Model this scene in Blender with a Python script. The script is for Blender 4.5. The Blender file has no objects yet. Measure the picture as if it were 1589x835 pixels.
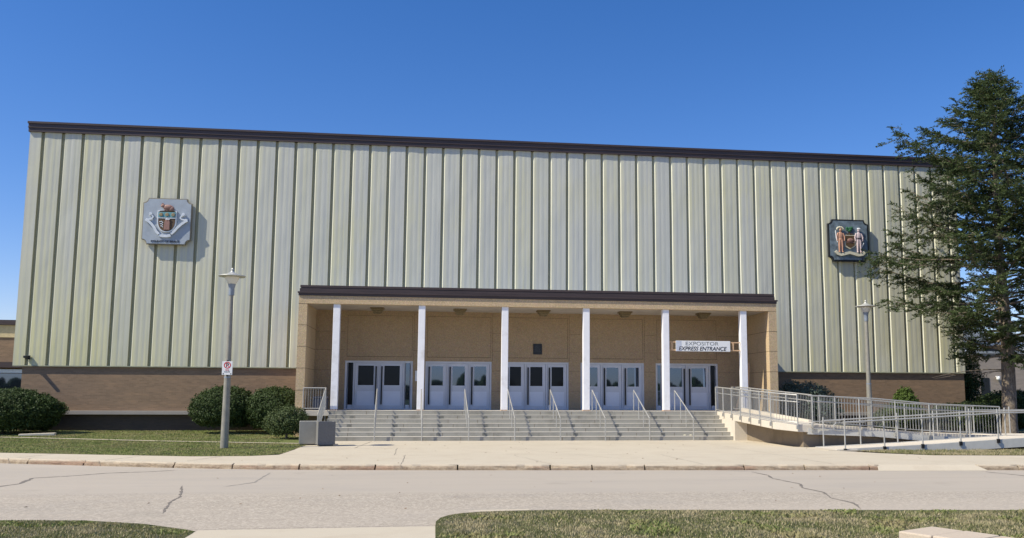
import bpy, bmesh, math, random
import numpy as np
from mathutils import Vector, Matrix, noise as mnoise

R = math.radians
random.seed(7)
rng = np.random.default_rng(11)
scene = bpy.context.scene
C = scene.collection

# ------------------------------------------------------------------ camera
cam = bpy.data.cameras.new("camera")
camo = bpy.data.objects.new("camera", cam)
C.objects.link(camo)
yaw, pitch, roll = R(7.1357), R(6.7963), R(0.2457)
F = Vector((math.sin(yaw)*math.cos(pitch), math.cos(yaw)*math.cos(pitch), math.sin(pitch)))
Rt = Vector((math.cos(yaw), -math.sin(yaw), 0)); Up = Rt.cross(F)
R2 = Rt*math.cos(roll) + Up*math.sin(roll); U2 = -Rt*math.sin(roll) + Up*math.cos(roll)
m = Matrix((R2, U2, -F)).transposed().to_4x4()
m.translation = Vector((0, -41.6726, 1.8435))
camo.matrix_world = m
cam.sensor_width = 36.0
cam.lens = 36.0*1340.11/1589
cam.shift_x = (794.5-846.895)/1589
cam.shift_y = (453.108-417.5)/1589
cam.clip_end = 3000
scene.camera = camo

# ------------------------------------------------------------------ light
SUN = Vector((-1.0, -0.34, 1.14)).normalized()      # towards the sun
w = bpy.data.worlds.new("World"); scene.world = w; w.use_nodes = True
nt = w.node_tree
sky = nt.nodes.new("ShaderNodeTexSky"); sky.sky_type = 'NISHITA'
sky.sun_disc = False
sky.sun_elevation = math.asin(SUN.z)
sky.sun_rotation = math.atan2(SUN.x, SUN.y) % (2*math.pi)
sky.air_density = 1.0; sky.dust_density = 0.25; sky.ozone_density = 2.6; sky.altitude = 200
hs = nt.nodes.new("ShaderNodeHueSaturation"); hs.inputs['Saturation'].default_value = 1.32
hs.inputs['Value'].default_value = 1.0
nt.links.new(sky.outputs[0], hs.inputs['Color'])
tint = nt.nodes.new('ShaderNodeMix'); tint.data_type = 'RGBA'; tint.blend_type = 'MULTIPLY'
tint.inputs[0].default_value = 1.0; tint.inputs[7].default_value = (1.04, .93, 1.13, 1)
nt.links.new(hs.outputs[0], tint.inputs[6])
nt.links.new(tint.outputs[2], nt.nodes['Background'].inputs[0])
nt.nodes['Background'].inputs[1].default_value = 0.10
sl = bpy.data.lights.new("sun", 'SUN'); sl.energy = 4.6; sl.angle = R(0.53); sl.color = (1.0, 0.925, 0.75)
so = bpy.data.objects.new("sun", sl); C.objects.link(so)
so.rotation_euler = SUN.to_track_quat('Z', 'Y').to_euler(); so.location = (-40, -20, 40)
scene.view_settings.view_transform = 'Standard'
scene.view_settings.look = 'None'; scene.view_settings.gamma = 1.0
scene.view_settings.use_curve_mapping = False
scene.view_settings.exposure = 0.42
scene.cycles.max_bounces = 6

# ------------------------------------------------------------------ materials
def newmat(name):
    mt = bpy.data.materials.new(name); mt.use_nodes = True
    return mt, mt.node_tree, mt.node_tree.nodes['Principled BSDF']

def mix(nt, a, b, fac, typ='MIX'):
    n = nt.nodes.new('ShaderNodeMix'); n.data_type = 'RGBA'; n.blend_type = typ
    for k, v in ((6, a), (7, b)):
        if isinstance(v, (tuple, list)): n.inputs[k].default_value = (*v[:3], 1)
        else: nt.links.new(v, n.inputs[k])
    if isinstance(fac, (int, float)): n.inputs[0].default_value = fac
    else: nt.links.new(fac, n.inputs[0])
    return n.outputs[2]

def coords(nt, scale=(1, 1, 1), loc=(0, 0, 0)):
    g = nt.nodes.new('ShaderNodeNewGeometry')
    mp = nt.nodes.new('ShaderNodeMapping'); mp.inputs['Scale'].default_value = scale
    mp.inputs['Location'].default_value = loc
    nt.links.new(g.outputs['Position'], mp.inputs[0])
    return mp.outputs[0]

def noise(nt, vec, scale, detail=4, rough=0.6):
    n = nt.nodes.new('ShaderNodeTexNoise'); n.inputs['Scale'].default_value = scale
    n.inputs['Detail'].default_value = detail; n.inputs['Roughness'].default_value = rough
    nt.links.new(vec, n.inputs['Vector']); return n.outputs[0]

def ramp(nt, fac, a, b):
    n = nt.nodes.new('ShaderNodeMapRange'); n.inputs[1].default_value = a; n.inputs[2].default_value = b
    nt.links.new(fac, n.inputs[0]); return n.outputs[0]

def mth(nt, op, a, b=None, c=None):
    n = nt.nodes.new('ShaderNodeMath'); n.operation = op
    for i, v in enumerate((a, b, c)):
        if v is None: continue
        if isinstance(v, (int, float)): n.inputs[i].default_value = v
        else: nt.links.new(v, n.inputs[i])
    return n.outputs[0]

def bump(nt, bs, h, strength=0.3, dist=0.01):
    b = nt.nodes.new('ShaderNodeBump'); b.inputs['Strength'].default_value = strength
    b.inputs['Distance'].default_value = dist
    nt.links.new(h, b.inputs['Height']); nt.links.new(b.outputs[0], bs.inputs['Normal'])

def plain(name, col, rough=0.6, metal=0.0, var=0.12, scale=6.0, bmp=0.0, bscale=60, stretch=(1, 1, 1), dirt_or_shade=None, spec=0.5):
    mt, nt, bs = newmat(name)
    v = coords(nt, stretch)
    n1 = noise(nt, v, scale, 5)
    dark = tuple(c*(1-var) for c in col); lite = tuple(min(1, c*(1+var)) for c in col)
    c = mix(nt, dark, lite, ramp(nt, n1, .3, .7))
    if dirt_or_shade:
        n2 = noise(nt, v, scale*.35, 6, .7)
        c = mix(nt, c, dirt_or_shade, ramp(nt, n2, .55, .8))
    nt.links.new(c, bs.inputs['Base Color'])
    bs.inputs['Roughness'].default_value = rough; bs.inputs['Metallic'].default_value = metal
    bs.inputs['Specular IOR Level'].default_value = spec
    if bmp: bump(nt, bs, noise(nt, coords(nt), bscale, 3), bmp, .01)
    return mt

M = {}
GX0, GS = -18.38, 0.8807        # first groove, panel pitch

def mat_cladding():
    mt, nt, bs = newmat('painted_cladding')
    pos = nt.nodes.new('ShaderNodeNewGeometry'); sp = nt.nodes.new('ShaderNodeSeparateXYZ')
    nt.links.new(pos.outputs['Position'], sp.inputs[0])
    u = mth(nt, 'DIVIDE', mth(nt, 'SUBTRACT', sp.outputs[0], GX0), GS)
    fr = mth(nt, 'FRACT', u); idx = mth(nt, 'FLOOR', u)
    wn = nt.nodes.new('ShaderNodeTexWhiteNoise'); wn.noise_dimensions = '1D'; nt.links.new(idx, wn.inputs['W'])
    long1 = noise(nt, coords(nt, (5.5, 1, .10)), 1.0, 5, .6)
    streak = noise(nt, coords(nt, (13, 1, .25)), 1.0, 4, .6)
    big = noise(nt, coords(nt, (.16, 1, .22)), 1.0, 4, .6)
    fine = noise(nt, coords(nt, (14, 4, 5)), 1.0, 6, .7)
    grey = (.535, .54, .49); yel = (.63, .60, .345)
    # yellow chalking keeps to the right of every groove and to whole panels here and there
    near = mth(nt, 'SUBTRACT', 1.0, ramp(nt, fr, .06, .30))
    left = ramp(nt, sp.outputs[0], -6., -19.)
    f = mth(nt, 'ADD', mth(nt, 'MULTIPLY', near, .34), mth(nt, 'MULTIPLY', ramp(nt, long1, .46, .70), .45))
    f = mth(nt, 'ADD', f, mth(nt, 'MULTIPLY', mth(nt, 'SUBTRACT', wn.outputs[0], .5), .28))
    f = mth(nt, 'ADD', f, mth(nt, 'MULTIPLY', ramp(nt, big, .5, .72), .35))
    f = mth(nt, 'ADD', f, mth(nt, 'MULTIPLY', ramp(nt, sp.outputs[0], 12., 20.), .32))
    f = mth(nt, 'ADD', f, mth(nt, 'MULTIPLY', left, .22))
    lowz = mth(nt, 'MULTIPLY', ramp(nt, sp.outputs[2], 9., 3.), left)
    f = mth(nt, 'ADD', f, mth(nt, 'MULTIPLY', lowz, .65))
    n = nt.nodes.new('ShaderNodeClamp'); nt.links.new(f, n.inputs[0])
    c = mix(nt, grey, yel, n.outputs[0])
    c = mix(nt, c, (.40, .45, .47), mth(nt, 'MULTIPLY', ramp(nt, streak, .50, .75), .40))
    c = mix(nt, c, (.62, .64, .60), mth(nt, 'MULTIPLY', ramp(nt, streak, .47, .28), .35))
    c = mix(nt, c, (.30, .30, .24), mth(nt, 'MULTIPLY', ramp(nt, fine, .60, .85), .35))
    band = mth(nt, 'SINE', mth(nt, 'MULTIPLY_ADD', fr, 21.0, mth(nt, 'MULTIPLY', wn.outputs[0], 1.5)))
    c = mix(nt, c, (.44, .45, .44), mth(nt, 'MULTIPLY', ramp(nt, band, 0, 1.2), .42))
    spots = noise(nt, coords(nt, (9, 1, 2.2)), 1.0, 2, .5)
    c = mix(nt, c, (.22, .21, .14), mth(nt, 'MULTIPLY', ramp(nt, spots, .76, .82), .55))
    runs = noise(nt, coords(nt, (30, 1, .5)), 1.0, 3, .6)
    c = mix(nt, c, (.36, .33, .18), mth(nt, 'MULTIPLY', mth(nt, 'MULTIPLY', ramp(nt, runs, .56, .72), ramp(nt, sp.outputs[2], 4.6, 3.1)), .5))
    dirt_or_shade = mth(nt, 'ADD', mth(nt, 'GREATER_THAN', fr, .911), mth(nt, 'LESS_THAN', fr, .040))  # groove floor and left side: shade painted into the colour
    c = mix(nt, c, (.31, .30, .19), mth(nt, 'MULTIPLY', dirt_or_shade, .85))
    edge = mth(nt, 'MULTIPLY', mth(nt, 'GREATER_THAN', fr, .0401), mth(nt, 'LESS_THAN', fr, .118))  # right side of the groove: sunlit brightness painted in
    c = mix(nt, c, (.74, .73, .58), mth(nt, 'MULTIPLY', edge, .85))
    nt.links.new(c, bs.inputs['Base Color'])
    bs.inputs['Roughness'].default_value = .55; bs.inputs['Specular IOR Level'].default_value = .35
    bump(nt, bs, noise(nt, coords(nt, (3, 1, 1.1)), 1.0, 3), .35, .02)
    return mt

def mat_brick(name, a, b, mortar, bw=.22, bh=.068):
    mt, nt, bs = newmat(name)
    pos = nt.nodes.new('ShaderNodeNewGeometry'); sp = nt.nodes.new('ShaderNodeSeparateXYZ')
    nt.links.new(pos.outputs['Position'], sp.inputs[0])
    cb = nt.nodes.new('ShaderNodeCombineXYZ')
    nt.links.new(mth(nt, 'ADD', sp.outputs[0], sp.outputs[1]), cb.inputs[0]); nt.links.new(sp.outputs[2], cb.inputs[1])
    bt = nt.nodes.new('ShaderNodeTexBrick'); nt.links.new(cb.outputs[0], bt.inputs['Vector'])
    bt.inputs['Color1'].default_value = (*a, 1); bt.inputs['Color2'].default_value = (*b, 1)
    bt.inputs['Mortar'].default_value = (*mortar, 1)
    bt.inputs['Scale'].default_value = 1; bt.inputs['Mortar Size'].default_value = .006
    bt.inputs['Brick Width'].default_value = bw; bt.inputs['Row Height'].default_value = bh
    bt.inputs['Bias'].default_value = -.1
    n1 = noise(nt, coords(nt, (.7, .7, 3)), 1.6, 6, .7)
    c = mix(nt, bt.outputs[0], (a[0]*1.5, a[1]*1.45, a[2]*1.35), mth(nt, 'MULTIPLY', ramp(nt, n1, .5, .75), .55))
    c = mix(nt, c, tuple(x*.5 for x in a), mth(nt, 'MULTIPLY', ramp(nt, noise(nt, coords(nt, (1, 1, 9)), 1.1, 5), .55, .8), .5))
    nt.links.new(c, bs.inputs['Base Color']); bs.inputs['Roughness'].default_value = .85
    bump(nt, bs, bt.outputs[1], -.35, .006)
    return mt

def mat_pebble(name, col):
    mt, nt, bs = newmat(name)
    v = coords(nt)
    vo = nt.nodes.new('ShaderNodeTexVoronoi'); vo.inputs['Scale'].default_value = 42; nt.links.new(v, vo.inputs['Vector'])
    c = mix(nt, tuple(x*.72 for x in col), tuple(min(1, x*1.28) for x in col), ramp(nt, noise(nt, v, 24, 3, .8), .32, .68))
    c = mix(nt, c, tuple(x*.55 for x in col), mth(nt, 'MULTIPLY', ramp(nt, noise(nt, coords(nt, (1, 1, .5)), 1.3, 6, .7), .52, .8), .5))
    c = mix(nt, c, vo.outputs['Color'], .06)
    nt.links.new(c, bs.inputs['Base Color']); bs.inputs['Roughness'].default_value = .9
    bump(nt, bs, vo.outputs['Distance'], .6, .012)
    return mt

def mat_concrete(name, col, stain, fine=90, spots=.4, rough=.85):
    mt, nt, bs = newmat(name)
    v = coords(nt)
    c = mix(nt, tuple(x*.88 for x in col), tuple(min(1, x*1.1) for x in col), ramp(nt, noise(nt, v, fine, 3, .8), .3, .7))
    c = mix(nt, c, stain, mth(nt, 'MULTIPLY', ramp(nt, noise(nt, v, .9, 8, .72), .48, .74), spots))
    c = mix(nt, c, tuple(min(1, x*1.15) for x in col), mth(nt, 'MULTIPLY', ramp(nt, noise(nt, coords(nt, loc=(9, 3, 1)), .35, 5, .6), .5, .7), .35))
    c = mix(nt, c, tuple(x*.45 for x in col), mth(nt, 'MULTIPLY', ramp(nt, noise(nt, v, 7, 5, .8), .66, .8), .5))
    nt.links.new(c, bs.inputs['Base Color']); bs.inputs['Roughness'].default_value = rough
    bs.inputs['Specular IOR Level'].default_value = .3
    bump(nt, bs, noise(nt, v, fine*.7, 3, .7), .35, .008)
    return mt

def mat_kerb(name):
    mt, nt, bs = newmat(name)
    g = nt.nodes.new('ShaderNodeNewGeometry'); sp = nt.nodes.new('ShaderNodeSeparateXYZ'); nt.links.new(g.outputs['Position'], sp.inputs[0])
    v = coords(nt)
    c = mix(nt, (.26, .19, .125), (.44, .36, .26), ramp(nt, noise(nt, v, 9, 7, .8), .35, .65))
    c = mix(nt, c, (.27, .155, .105), mth(nt, 'MULTIPLY', ramp(nt, noise(nt, coords(nt, (.6, 1, 2)), .9, 5, .6), .52, .62), .6))
    c = mix(nt, c, (.12, .09, .065), mth(nt, 'MULTIPLY', ramp(nt, noise(nt, coords(nt, (2, 2, 5)), 2.2, 7, .8), .50, .68), .75))
    c = mix(nt, c, (.50, .43, .33), ramp(nt, sp.outputs[2], -.045, .0))  # paler top over darker face, the face's shading put into the colour
    nt.links.new(c, bs.inputs['Base Color']); bs.inputs['Roughness'].default_value = .95
    bump(nt, bs, noise(nt, v, 30, 5, .8), .8, .02)
    return mt

def mat_road():
    mt, nt, bs = newmat('worn_asphalt')
    v = coords(nt)
    c = mix(nt, (.20, .175, .145), (.54, .475, .40), ramp(nt, noise(nt, v, 34, 5, .95), .38, .62))
    c = mix(nt, c, (.40, .35, .285), .42)
    vo = nt.nodes.new('ShaderNodeTexVoronoi'); vo.inputs['Scale'].default_value = 26; nt.links.new(v, vo.inputs['Vector'])
    sepv = nt.nodes.new('ShaderNodeSeparateColor'); nt.links.new(vo.outputs['Color'], sepv.inputs[0])
    c = mix(nt, c, (.58, .52, .43), mth(nt, 'MULTIPLY', mth(nt, 'GREATER_THAN', sepv.outputs[0], .80), .45))
    c = mix(nt, c, (.22, .20, .17), mth(nt, 'MULTIPLY', mth(nt, 'LESS_THAN', sepv.outputs[0], .20), .35))
    sx = nt.nodes.new('ShaderNodeSeparateXYZ'); g2 = nt.nodes.new('ShaderNodeNewGeometry'); nt.links.new(g2.outputs['Position'], sx.inputs[0])
    seam = mth(nt, 'ADD', sx.outputs[1], mth(nt, 'MULTIPLY', sx.outputs[0], .065))
    seam = mth(nt, 'ADD', seam, mth(nt, 'MULTIPLY', noise(nt, v, 1.2, 5, .7), .5))
    c = mix(nt, (.405, .36, .305), c, ramp(nt, seam, -23.2, -23.75))
    c = mix(nt, c, (.35, .315, .265), mth(nt, 'MULTIPLY', ramp(nt, noise(nt, coords(nt, (.12, 2.2, 1)), 1.0, 5, .6), .5, .7), .35))
    c = mix(nt, c, (.25, .225, .19), mth(nt, 'MULTIPLY', ramp(nt, noise(nt, v, .55, 3, .5), .66, .74), .30))
    bands = noise(nt, coords(nt, (.05, .5, 1)), 1.0, 4, .6)
    c = mix(nt, c, (.45, .395, .33), mth(nt, 'MULTIPLY', ramp(nt, bands, .48, .7), .5))
    c = mix(nt, c, (.30, .28, .26), mth(nt, 'MULTIPLY', ramp(nt, noise(nt, coords(nt, (.25, 1, 1)), .8, 7, .7), .5, .75), .4))
    nt.links.new(c, bs.inputs['Base Color']); bs.inputs['Roughness'].default_value = .9
    bs.inputs['Specular IOR Level'].default_value = .2
    bump(nt, bs, noise(nt, v, 60, 4, .8), .5, .01)
    return mt

def mat_leaf(name, a, b, dry=None, dryamt=.1, trans=.25):
    mt, nt, bs = newmat(name)
    g = nt.nodes.new('ShaderNodeNewGeometry')
    c = mix(nt, a, b, g.outputs['Random Per Island'])
    c = mix(nt, c, tuple(x*1.35 for x in b), mth(nt, 'MULTIPLY', ramp(nt, noise(nt, coords(nt), 1.3, 4, .7), .5, .7), .6))
    if dry:
        wn = nt.nodes.new('ShaderNodeTexWhiteNoise'); wn.noise_dimensions = '1D'
        nt.links.new(g.outputs['Random Per Island'], wn.inputs['W'])
        f = mth(nt, 'GREATER_THAN', wn.outputs[0], 1-dryamt)
        c = mix(nt, c, dry, f)
        c = mix(nt, c, dry, mth(nt, 'MULTIPLY', ramp(nt, noise(nt, coords(nt), .75, 6, .75), .46, .58), .8))
    nt.links.new(c, bs.inputs['Base Color']); bs.inputs['Roughness'].default_value = .6
    bs.inputs['Specular IOR Level'].default_value = .25
    tr = nt.nodes.new('ShaderNodeBsdfTranslucent'); nt.links.new(c, tr.inputs[0])
    ms = nt.nodes.new('ShaderNodeMixShader'); ms.inputs[0].default_value = trans
    nt.links.new(bs.outputs[0], ms.inputs[1]); nt.links.new(tr.outputs[0], ms.inputs[2])
    nt.links.new(ms.outputs[0], nt.nodes['Material Output'].inputs[0])
    return mt

def mat_turf(name, a, b, dirt_or_shade):
    mt, nt, bs = newmat(name)
    v = coords(nt)
    c = mix(nt, a, b, ramp(nt, noise(nt, v, 22, 6, .8), .3, .7))
    c = mix(nt, c, dirt_or_shade, mth(nt, 'MULTIPLY', ramp(nt, noise(nt, v, .8, 7, .75), .5, .72), .7))
    c = mix(nt, c, tuple(x*.5 for x in a), mth(nt, 'MULTIPLY', ramp(nt, noise(nt, v, 5, 6, .7), .55, .75), .5))
    nt.links.new(c, bs.inputs['Base Color']); bs.inputs['Roughness'].default_value = .95
    bs.inputs['Specular IOR Level'].default_value = .1
    bump(nt, bs, noise(nt, v, 40, 5, .8), .9, .03)
    return mt

def mat_glass(name, refl, col):
    mt, nt, bs = newmat(name)
    bs.inputs['Base Color'].default_value = (*col, 1); bs.inputs['Roughness'].default_value = .35
    bs.inputs['Specular IOR Level'].default_value = .2
    gl = nt.nodes.new('ShaderNodeBsdfGlossy'); gl.inputs['Roughness'].default_value = .02
    gl.inputs['Color'].default_value = (.40, .58, .92, 1)
    ms = nt.nodes.new('ShaderNodeMixShader'); ms.inputs[0].default_value = refl
    nt.links.new(bs.outputs[0], ms.inputs[1]); nt.links.new(gl.outputs[0], ms.inputs[2])
    nt.links.new(ms.outputs[0], nt.nodes['Material Output'].inputs[0])
    return mt

def mat_bark():
    mt, nt, bs = newmat('bark')
    v = coords(nt, (1, 1, .35))
    n = noise(nt, v, 14, 7, .8)
    c = mix(nt, (.09, .07, .052), (.34, .28, .21), ramp(nt, n, .35, .68))
    c = mix(nt, c, (.30, .27, .22), mth(nt, 'MULTIPLY', ramp(nt, noise(nt, coords(nt), 2.2, 4), .55, .7), .5))
    nt.links.new(c, bs.inputs['Base Color']); bs.inputs['Roughness'].default_value = .95
    bump(nt, bs, n, .9, .05)
    return mt

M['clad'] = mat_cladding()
M['brick'] = mat_brick('brown_brick', (.26, .172, .108), (.205, .135, .085), (.245, .185, .125))
M['brick_shaded'] = mat_brick('shaded_plinth_brick', (.085, .06, .045), (.07, .05, .038), (.07, .057, .045))  # brick darkened, with the shade below the ledge in its colour
M['trim'] = plain('purple_brown_trim', (.056, .038, .035), .45, var=.2, scale=2, stretch=(.3, 1, 4))
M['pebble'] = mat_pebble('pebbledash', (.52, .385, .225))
M['pebble_shaded'] = mat_pebble('pebbledash_shaded', (.36, .255, .145))  # darker copy of the pebbledash, porch shade put into the colour
M['joint'] = plain('joint_filler', (.14, .10, .06), .9)
M['soffit'] = plain('soffit_plaster', (.46, .41, .36), .8, var=.12, scale=1.5, dirt_or_shade=(.33, .28, .23))
M['colpaint'] = plain('column_paint', (.83, .83, .86), .45, var=.04, scale=3, dirt_or_shade=(.62, .60, .60))
M['doorpaint'] = plain('door_paint', (.56, .58, .63), .4, var=.05, scale=2)
M['kick'] = plain('kick_plate', (.66, .69, .76), .35, var=.04, scale=2)
M['handle'] = plain('handle_metal', (.012, .012, .014), .35, .3, var=.1)
M['glass_dark'] = mat_glass('glass_dark', .012, (.004, .004, .005))
M['glass_sky'] = mat_glass('glass_sky', .24, (.006, .010, .014))
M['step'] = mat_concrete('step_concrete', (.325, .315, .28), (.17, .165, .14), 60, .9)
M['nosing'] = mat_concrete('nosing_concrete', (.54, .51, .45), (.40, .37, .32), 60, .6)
M['plaza'] = mat_concrete('paving_concrete', (.51, .452, .355), (.41, .34, .255), 80, .55)
M['ramp'] = mat_concrete('ramp_concrete', (.60, .545, .46), (.44, .39, .31), 70, .5)
M['support'] = mat_concrete('shaded_concrete', (.25, .20, .14), (.13, .10, .065), 50, .8)  # base colour darkened to carry the shade under the slabs
M['kerb'] = mat_kerb('kerb_stone')
M['road'] = mat_road()
M['crack'] = plain('crack_fill', (.17, .15, .13), .95, var=.3, scale=30)
M['crack_pale'] = plain('hairline_fill', (.27, .25, .22), .95, var=.3, scale=30)
M['turf'] = mat_turf('lawn_ground', (.12, .145, .048), (.17, .185, .07), (.24, .20, .11))
M['turf_near'] = mat_turf('verge_ground', (.065, .075, .03), (.12, .125, .055), (.19, .155, .10))
M['ground'] = mat_turf('distant_ground', (.09, .10, .04), (.13, .13, .07), (.2, .18, .12))
M['soil'] = mat_turf('garden_soil', (.10, .075, .05), (.15, .11, .075), (.19, .145, .10))
M['blade'] = mat_leaf('grass_blade', (.12, .14, .045), (.27, .27, .12), (.50, .42, .26), .26)
M['lawnblade'] = mat_leaf('lawn_blade', (.15, .19, .05), (.235, .27, .09), (.34, .29, .15), .10)
M['steel'] = plain('galvanised_steel', (.40, .40, .385), .42, .55, var=.1, scale=8)
M['steel_pale'] = plain('aluminium_rail', (.43, .425, .40), .42, .35, var=.08, scale=8)
M['lamp_pole'] = plain('lamp_pole_paint', (.27, .255, .215), .5, .1, var=.15, scale=5, dirt_or_shade=(.25, .23, .2))
M['lamp_cap'] = plain('lamp_cap_metal', (.50, .50, .47), .4, .3, var=.1)
M['lamp_collar'] = plain('lamp_collar', (.26, .30, .36), .4, .3)
M['globe'] = plain('lamp_globe', (.74, .71, .63), .3, var=.05)
M['white'] = plain('sign_white', (.78, .79, .80), .45, var=.02)
M['black'] = plain('black_lettering', (.012, .012, .015), .5)
M['greyletter'] = plain('grey_lettering', (.14, .16, .17), .5)
M['red'] = plain('sign_red', (.55, .03, .035), .5, var=.05)
M['wood'] = plain('raw_timber', (.62, .40, .23), .7, var=.15, scale=5, stretch=(1, 1, .3))
M['planter_a'] = mat_concrete('planter_aggregate', (.31, .30, .27), (.17, .165, .155), 110, .4)
M['bronze'] = plain('dark_bronze', (.03, .032, .035), .4, .5)
M['crest_blue'] = plain('crest_blue_grey', (.36, .41, .47), .55, var=.1, scale=3, dirt_or_shade=(.28, .32, .37))
M['crest_edge'] = plain('crest_gilt_edge', (.27, .23, .16), .5, .2)
M['crest_slate'] = plain('crest_weathered_slate', (.16, .21, .25), .6, var=.5, scale=3.2, dirt_or_shade=(.015, .02, .028))
M['crest_black'] = plain('crest_black_edge', (.015, .018, .022), .5)
M['silver'] = plain('crest_silver', (.74, .75, .73), .35, .3, var=.1)
M['cream'] = plain('crest_cream', (.66, .62, .47), .6)
M['pinkred'] = plain('crest_red_brown', (.30, .165, .135), .6, var=.2, scale=20)
M['flesh'] = plain('crest_terracotta', (.50, .27, .18), .6, var=.15, scale=20)
M['pale_pink'] = plain('crest_pale_figure', (.58, .47, .47), .6, var=.1, scale=20)
M['teal'] = plain('crest_teal', (.13, .32, .36), .5)
M['brown'] = plain('crest_brown', (.11, .065, .03), .6)
M['crest_green'] = plain('crest_green', (.03, .14, .055), .6)
M['ochre'] = plain('crest_ochre', (.28, .22, .12), .5)
M['bark'] = mat_bark()
M['needle'] = mat_leaf('needles', (.046, .072, .028), (.105, .142, .055), None, 0, .3)
M['hedge'] = mat_leaf('hedge_leaf', (.022, .042, .012), (.058, .090, .024), None, 0, .15)
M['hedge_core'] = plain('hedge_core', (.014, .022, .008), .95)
M['shrub'] = mat_leaf('shrub_leaf', (.04, .065, .02), (.10, .13, .05), None, 0, .2)
M['lime'] = mat_leaf('lime_leaf', (.06, .10, .02), (.11, .16, .035), None, 0, .2)
M['juniper'] = mat_leaf('juniper_leaf', (.05, .08, .055), (.13, .17, .13), None, 0, .15)
M['cream_band'] = plain('cream_band', (.58, .47, .27), .7)
M['beige_block'] = mat_brick('beige_block', (.36, .30, .255), (.34, .285, .24), (.33, .28, .235), .4, .2)
M['far_roof'] = plain('grey_roof_metal', (.33, .35, .37), .5)
M['wallstone'] = mat_concrete('garden_wall_stone', (.50, .42, .33), (.38, .30, .23), 45, .5)
M['treeline'] = mat_turf('treeline_leaf', (.03, .05, .018), (.06, .085, .03), (.05, .06, .03))

# ------------------------------------------------------------------ builders
class MB:
    def __init__(s): s.v = []; s.f = []
    def box(s, x0, x1, y0, y1, z0, z1):
        b = len(s.v)
        s.v += [(x0, y0, z0), (x1, y0, z0), (x1, y1, z0), (x0, y1, z0), (x0, y0, z1), (x1, y0, z1), (x1, y1, z1), (x0, y1, z1)]
        s.f += [tuple(b+i for i in q) for q in ((0, 3, 2, 1), (4, 5, 6, 7), (0, 1, 5, 4), (1, 2, 6, 5), (2, 3, 7, 6), (3, 0, 4, 7))]
        return s
    def quadbox(s, base, top):           # 4 base points (ccw), 4 top points
        b = len(s.v); s.v += [tuple(p) for p in base] + [tuple(p) for p in top]
        n = len(base)
        s.f.append(tuple(b+i for i in reversed(range(n)))); s.f.append(tuple(b+n+i for i in range(n)))
        for i in range(n):
            j = (i+1) % n; s.f.append((b+i, b+j, b+n+j, b+n+i))
        return s
    def tube(s, pts, r, n=8):
        pts = [Vector(p) for p in pts]
        rs = r if isinstance(r, (list, tuple)) else [r]*len(pts)
        b = len(s.v); prev = None
        for i, p in enumerate(pts):
            d = (pts[min(i+1, len(pts)-1)] - pts[max(i-1, 0)]).normalized()
            if prev is None:
                a = d.cross(Vector((0, 0, 1)) if abs(d.z) < .9 else Vector((1, 0, 0))).normalized()
            else:
                a = (prev - d*prev.dot(d)).normalized()
            prev = a; c = d.cross(a)
            for k in range(n):
                t = 2*math.pi*k/n
                s.v.append(tuple(p + (a*math.cos(t)+c*math.sin(t))*rs[i]))
        for i in range(len(pts)-1):
            for k in range(n):
                q = (k+1) % n
                s.f.append((b+i*n+k, b+i*n+q, b+(i+1)*n+q, b+(i+1)*n+k))
        s.f.append(tuple(b+k for k in reversed(range(n)))); e = b+(len(pts)-1)*n
        s.f.append(tuple(e+k for k in range(n)))
        return s
    def lathe(s, prof, cx=0, cy=0, n=24):  # prof [(r,z)]
        b = len(s.v)
        for r, z in prof:
            for k in range(n):
                t = 2*math.pi*k/n; s.v.append((cx+r*math.cos(t), cy+r*math.sin(t), z))
        for i in range(len(prof)-1):
            for k in range(n):
                q = (k+1) % n; s.f.append((b+i*n+k, b+i*n+q, b+(i+1)*n+q, b+(i+1)*n+k))
        s.f.append(tuple(b+k for k in reversed(range(n)))); e = b+(len(prof)-1)*n
        s.f.append(tuple(e+k for k in range(n)))
        return s
    def prism(s, pts, y0, y1):           # outline in x,z extruded along y (y0 = front)
        b = len(s.v); n = len(pts)
        s.v += [(x, y0, z) for x, z in pts] + [(x, y1, z) for x, z in pts]
        s.f.append(tuple(b+i for i in range(n))); s.f.append(tuple(b+n+i for i in reversed(range(n))))
        for i in range(n):
            j = (i+1) % n; s.f.append((b+j, b+i, b+n+i, b+n+j))
        return s
    def blob(s, c, r, n=10, m=7):        # ellipsoid
        b = len(s.v)
        for i in range(m+1):
            ph = math.pi*i/m
            for k in range(n):
                t = 2*math.pi*k/n
                s.v.append((c[0]+r[0]*math.sin(ph)*math.cos(t), c[1]+r[1]*math.sin(ph)*math.sin(t), c[2]+r[2]*math.cos(ph)))
        for i in range(m):
            for k in range(n):
                q = (k+1) % n; s.f.append((b+i*n+k, b+(i+1)*n+k, b+(i+1)*n+q, b+i*n+q))
        return s
    def build(s, name, mat, parent=None, smooth=False, fix=True, bevel=0):
        me = bpy.data.meshes.new(name); me.from_pydata([tuple(v) for v in s.v], [], s.f)
        if fix:
            bm = bmesh.new(); bm.from_mesh(me)
            bmesh.ops.remove_doubles(bm, verts=bm.verts, dist=1e-5)
            bmesh.ops.recalc_face_normals(bm, faces=bm.faces); bm.to_mesh(me); bm.free()
        me.materials.append(mat if not isinstance(mat, str) else M[mat])
        if smooth:
            me.polygons.foreach_set('use_smooth', [True]*len(me.polygons))
        o = bpy.data.objects.new(name, me); C.objects.link(o)
        if smooth:
            md = o.modifiers.new('edge', 'EDGE_SPLIT'); md.split_angle = R(40)
        if bevel:
            md = o.modifiers.new('bevel', 'BEVEL'); md.width = bevel; md.segments = 2; md.limit_method = 'ANGLE'
        if parent: o.parent = parent
        return o

def tag(o, label, cat, group=None):
    o['label'] = label; o['category'] = cat
    if group: o['group'] = group
    return o

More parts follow.
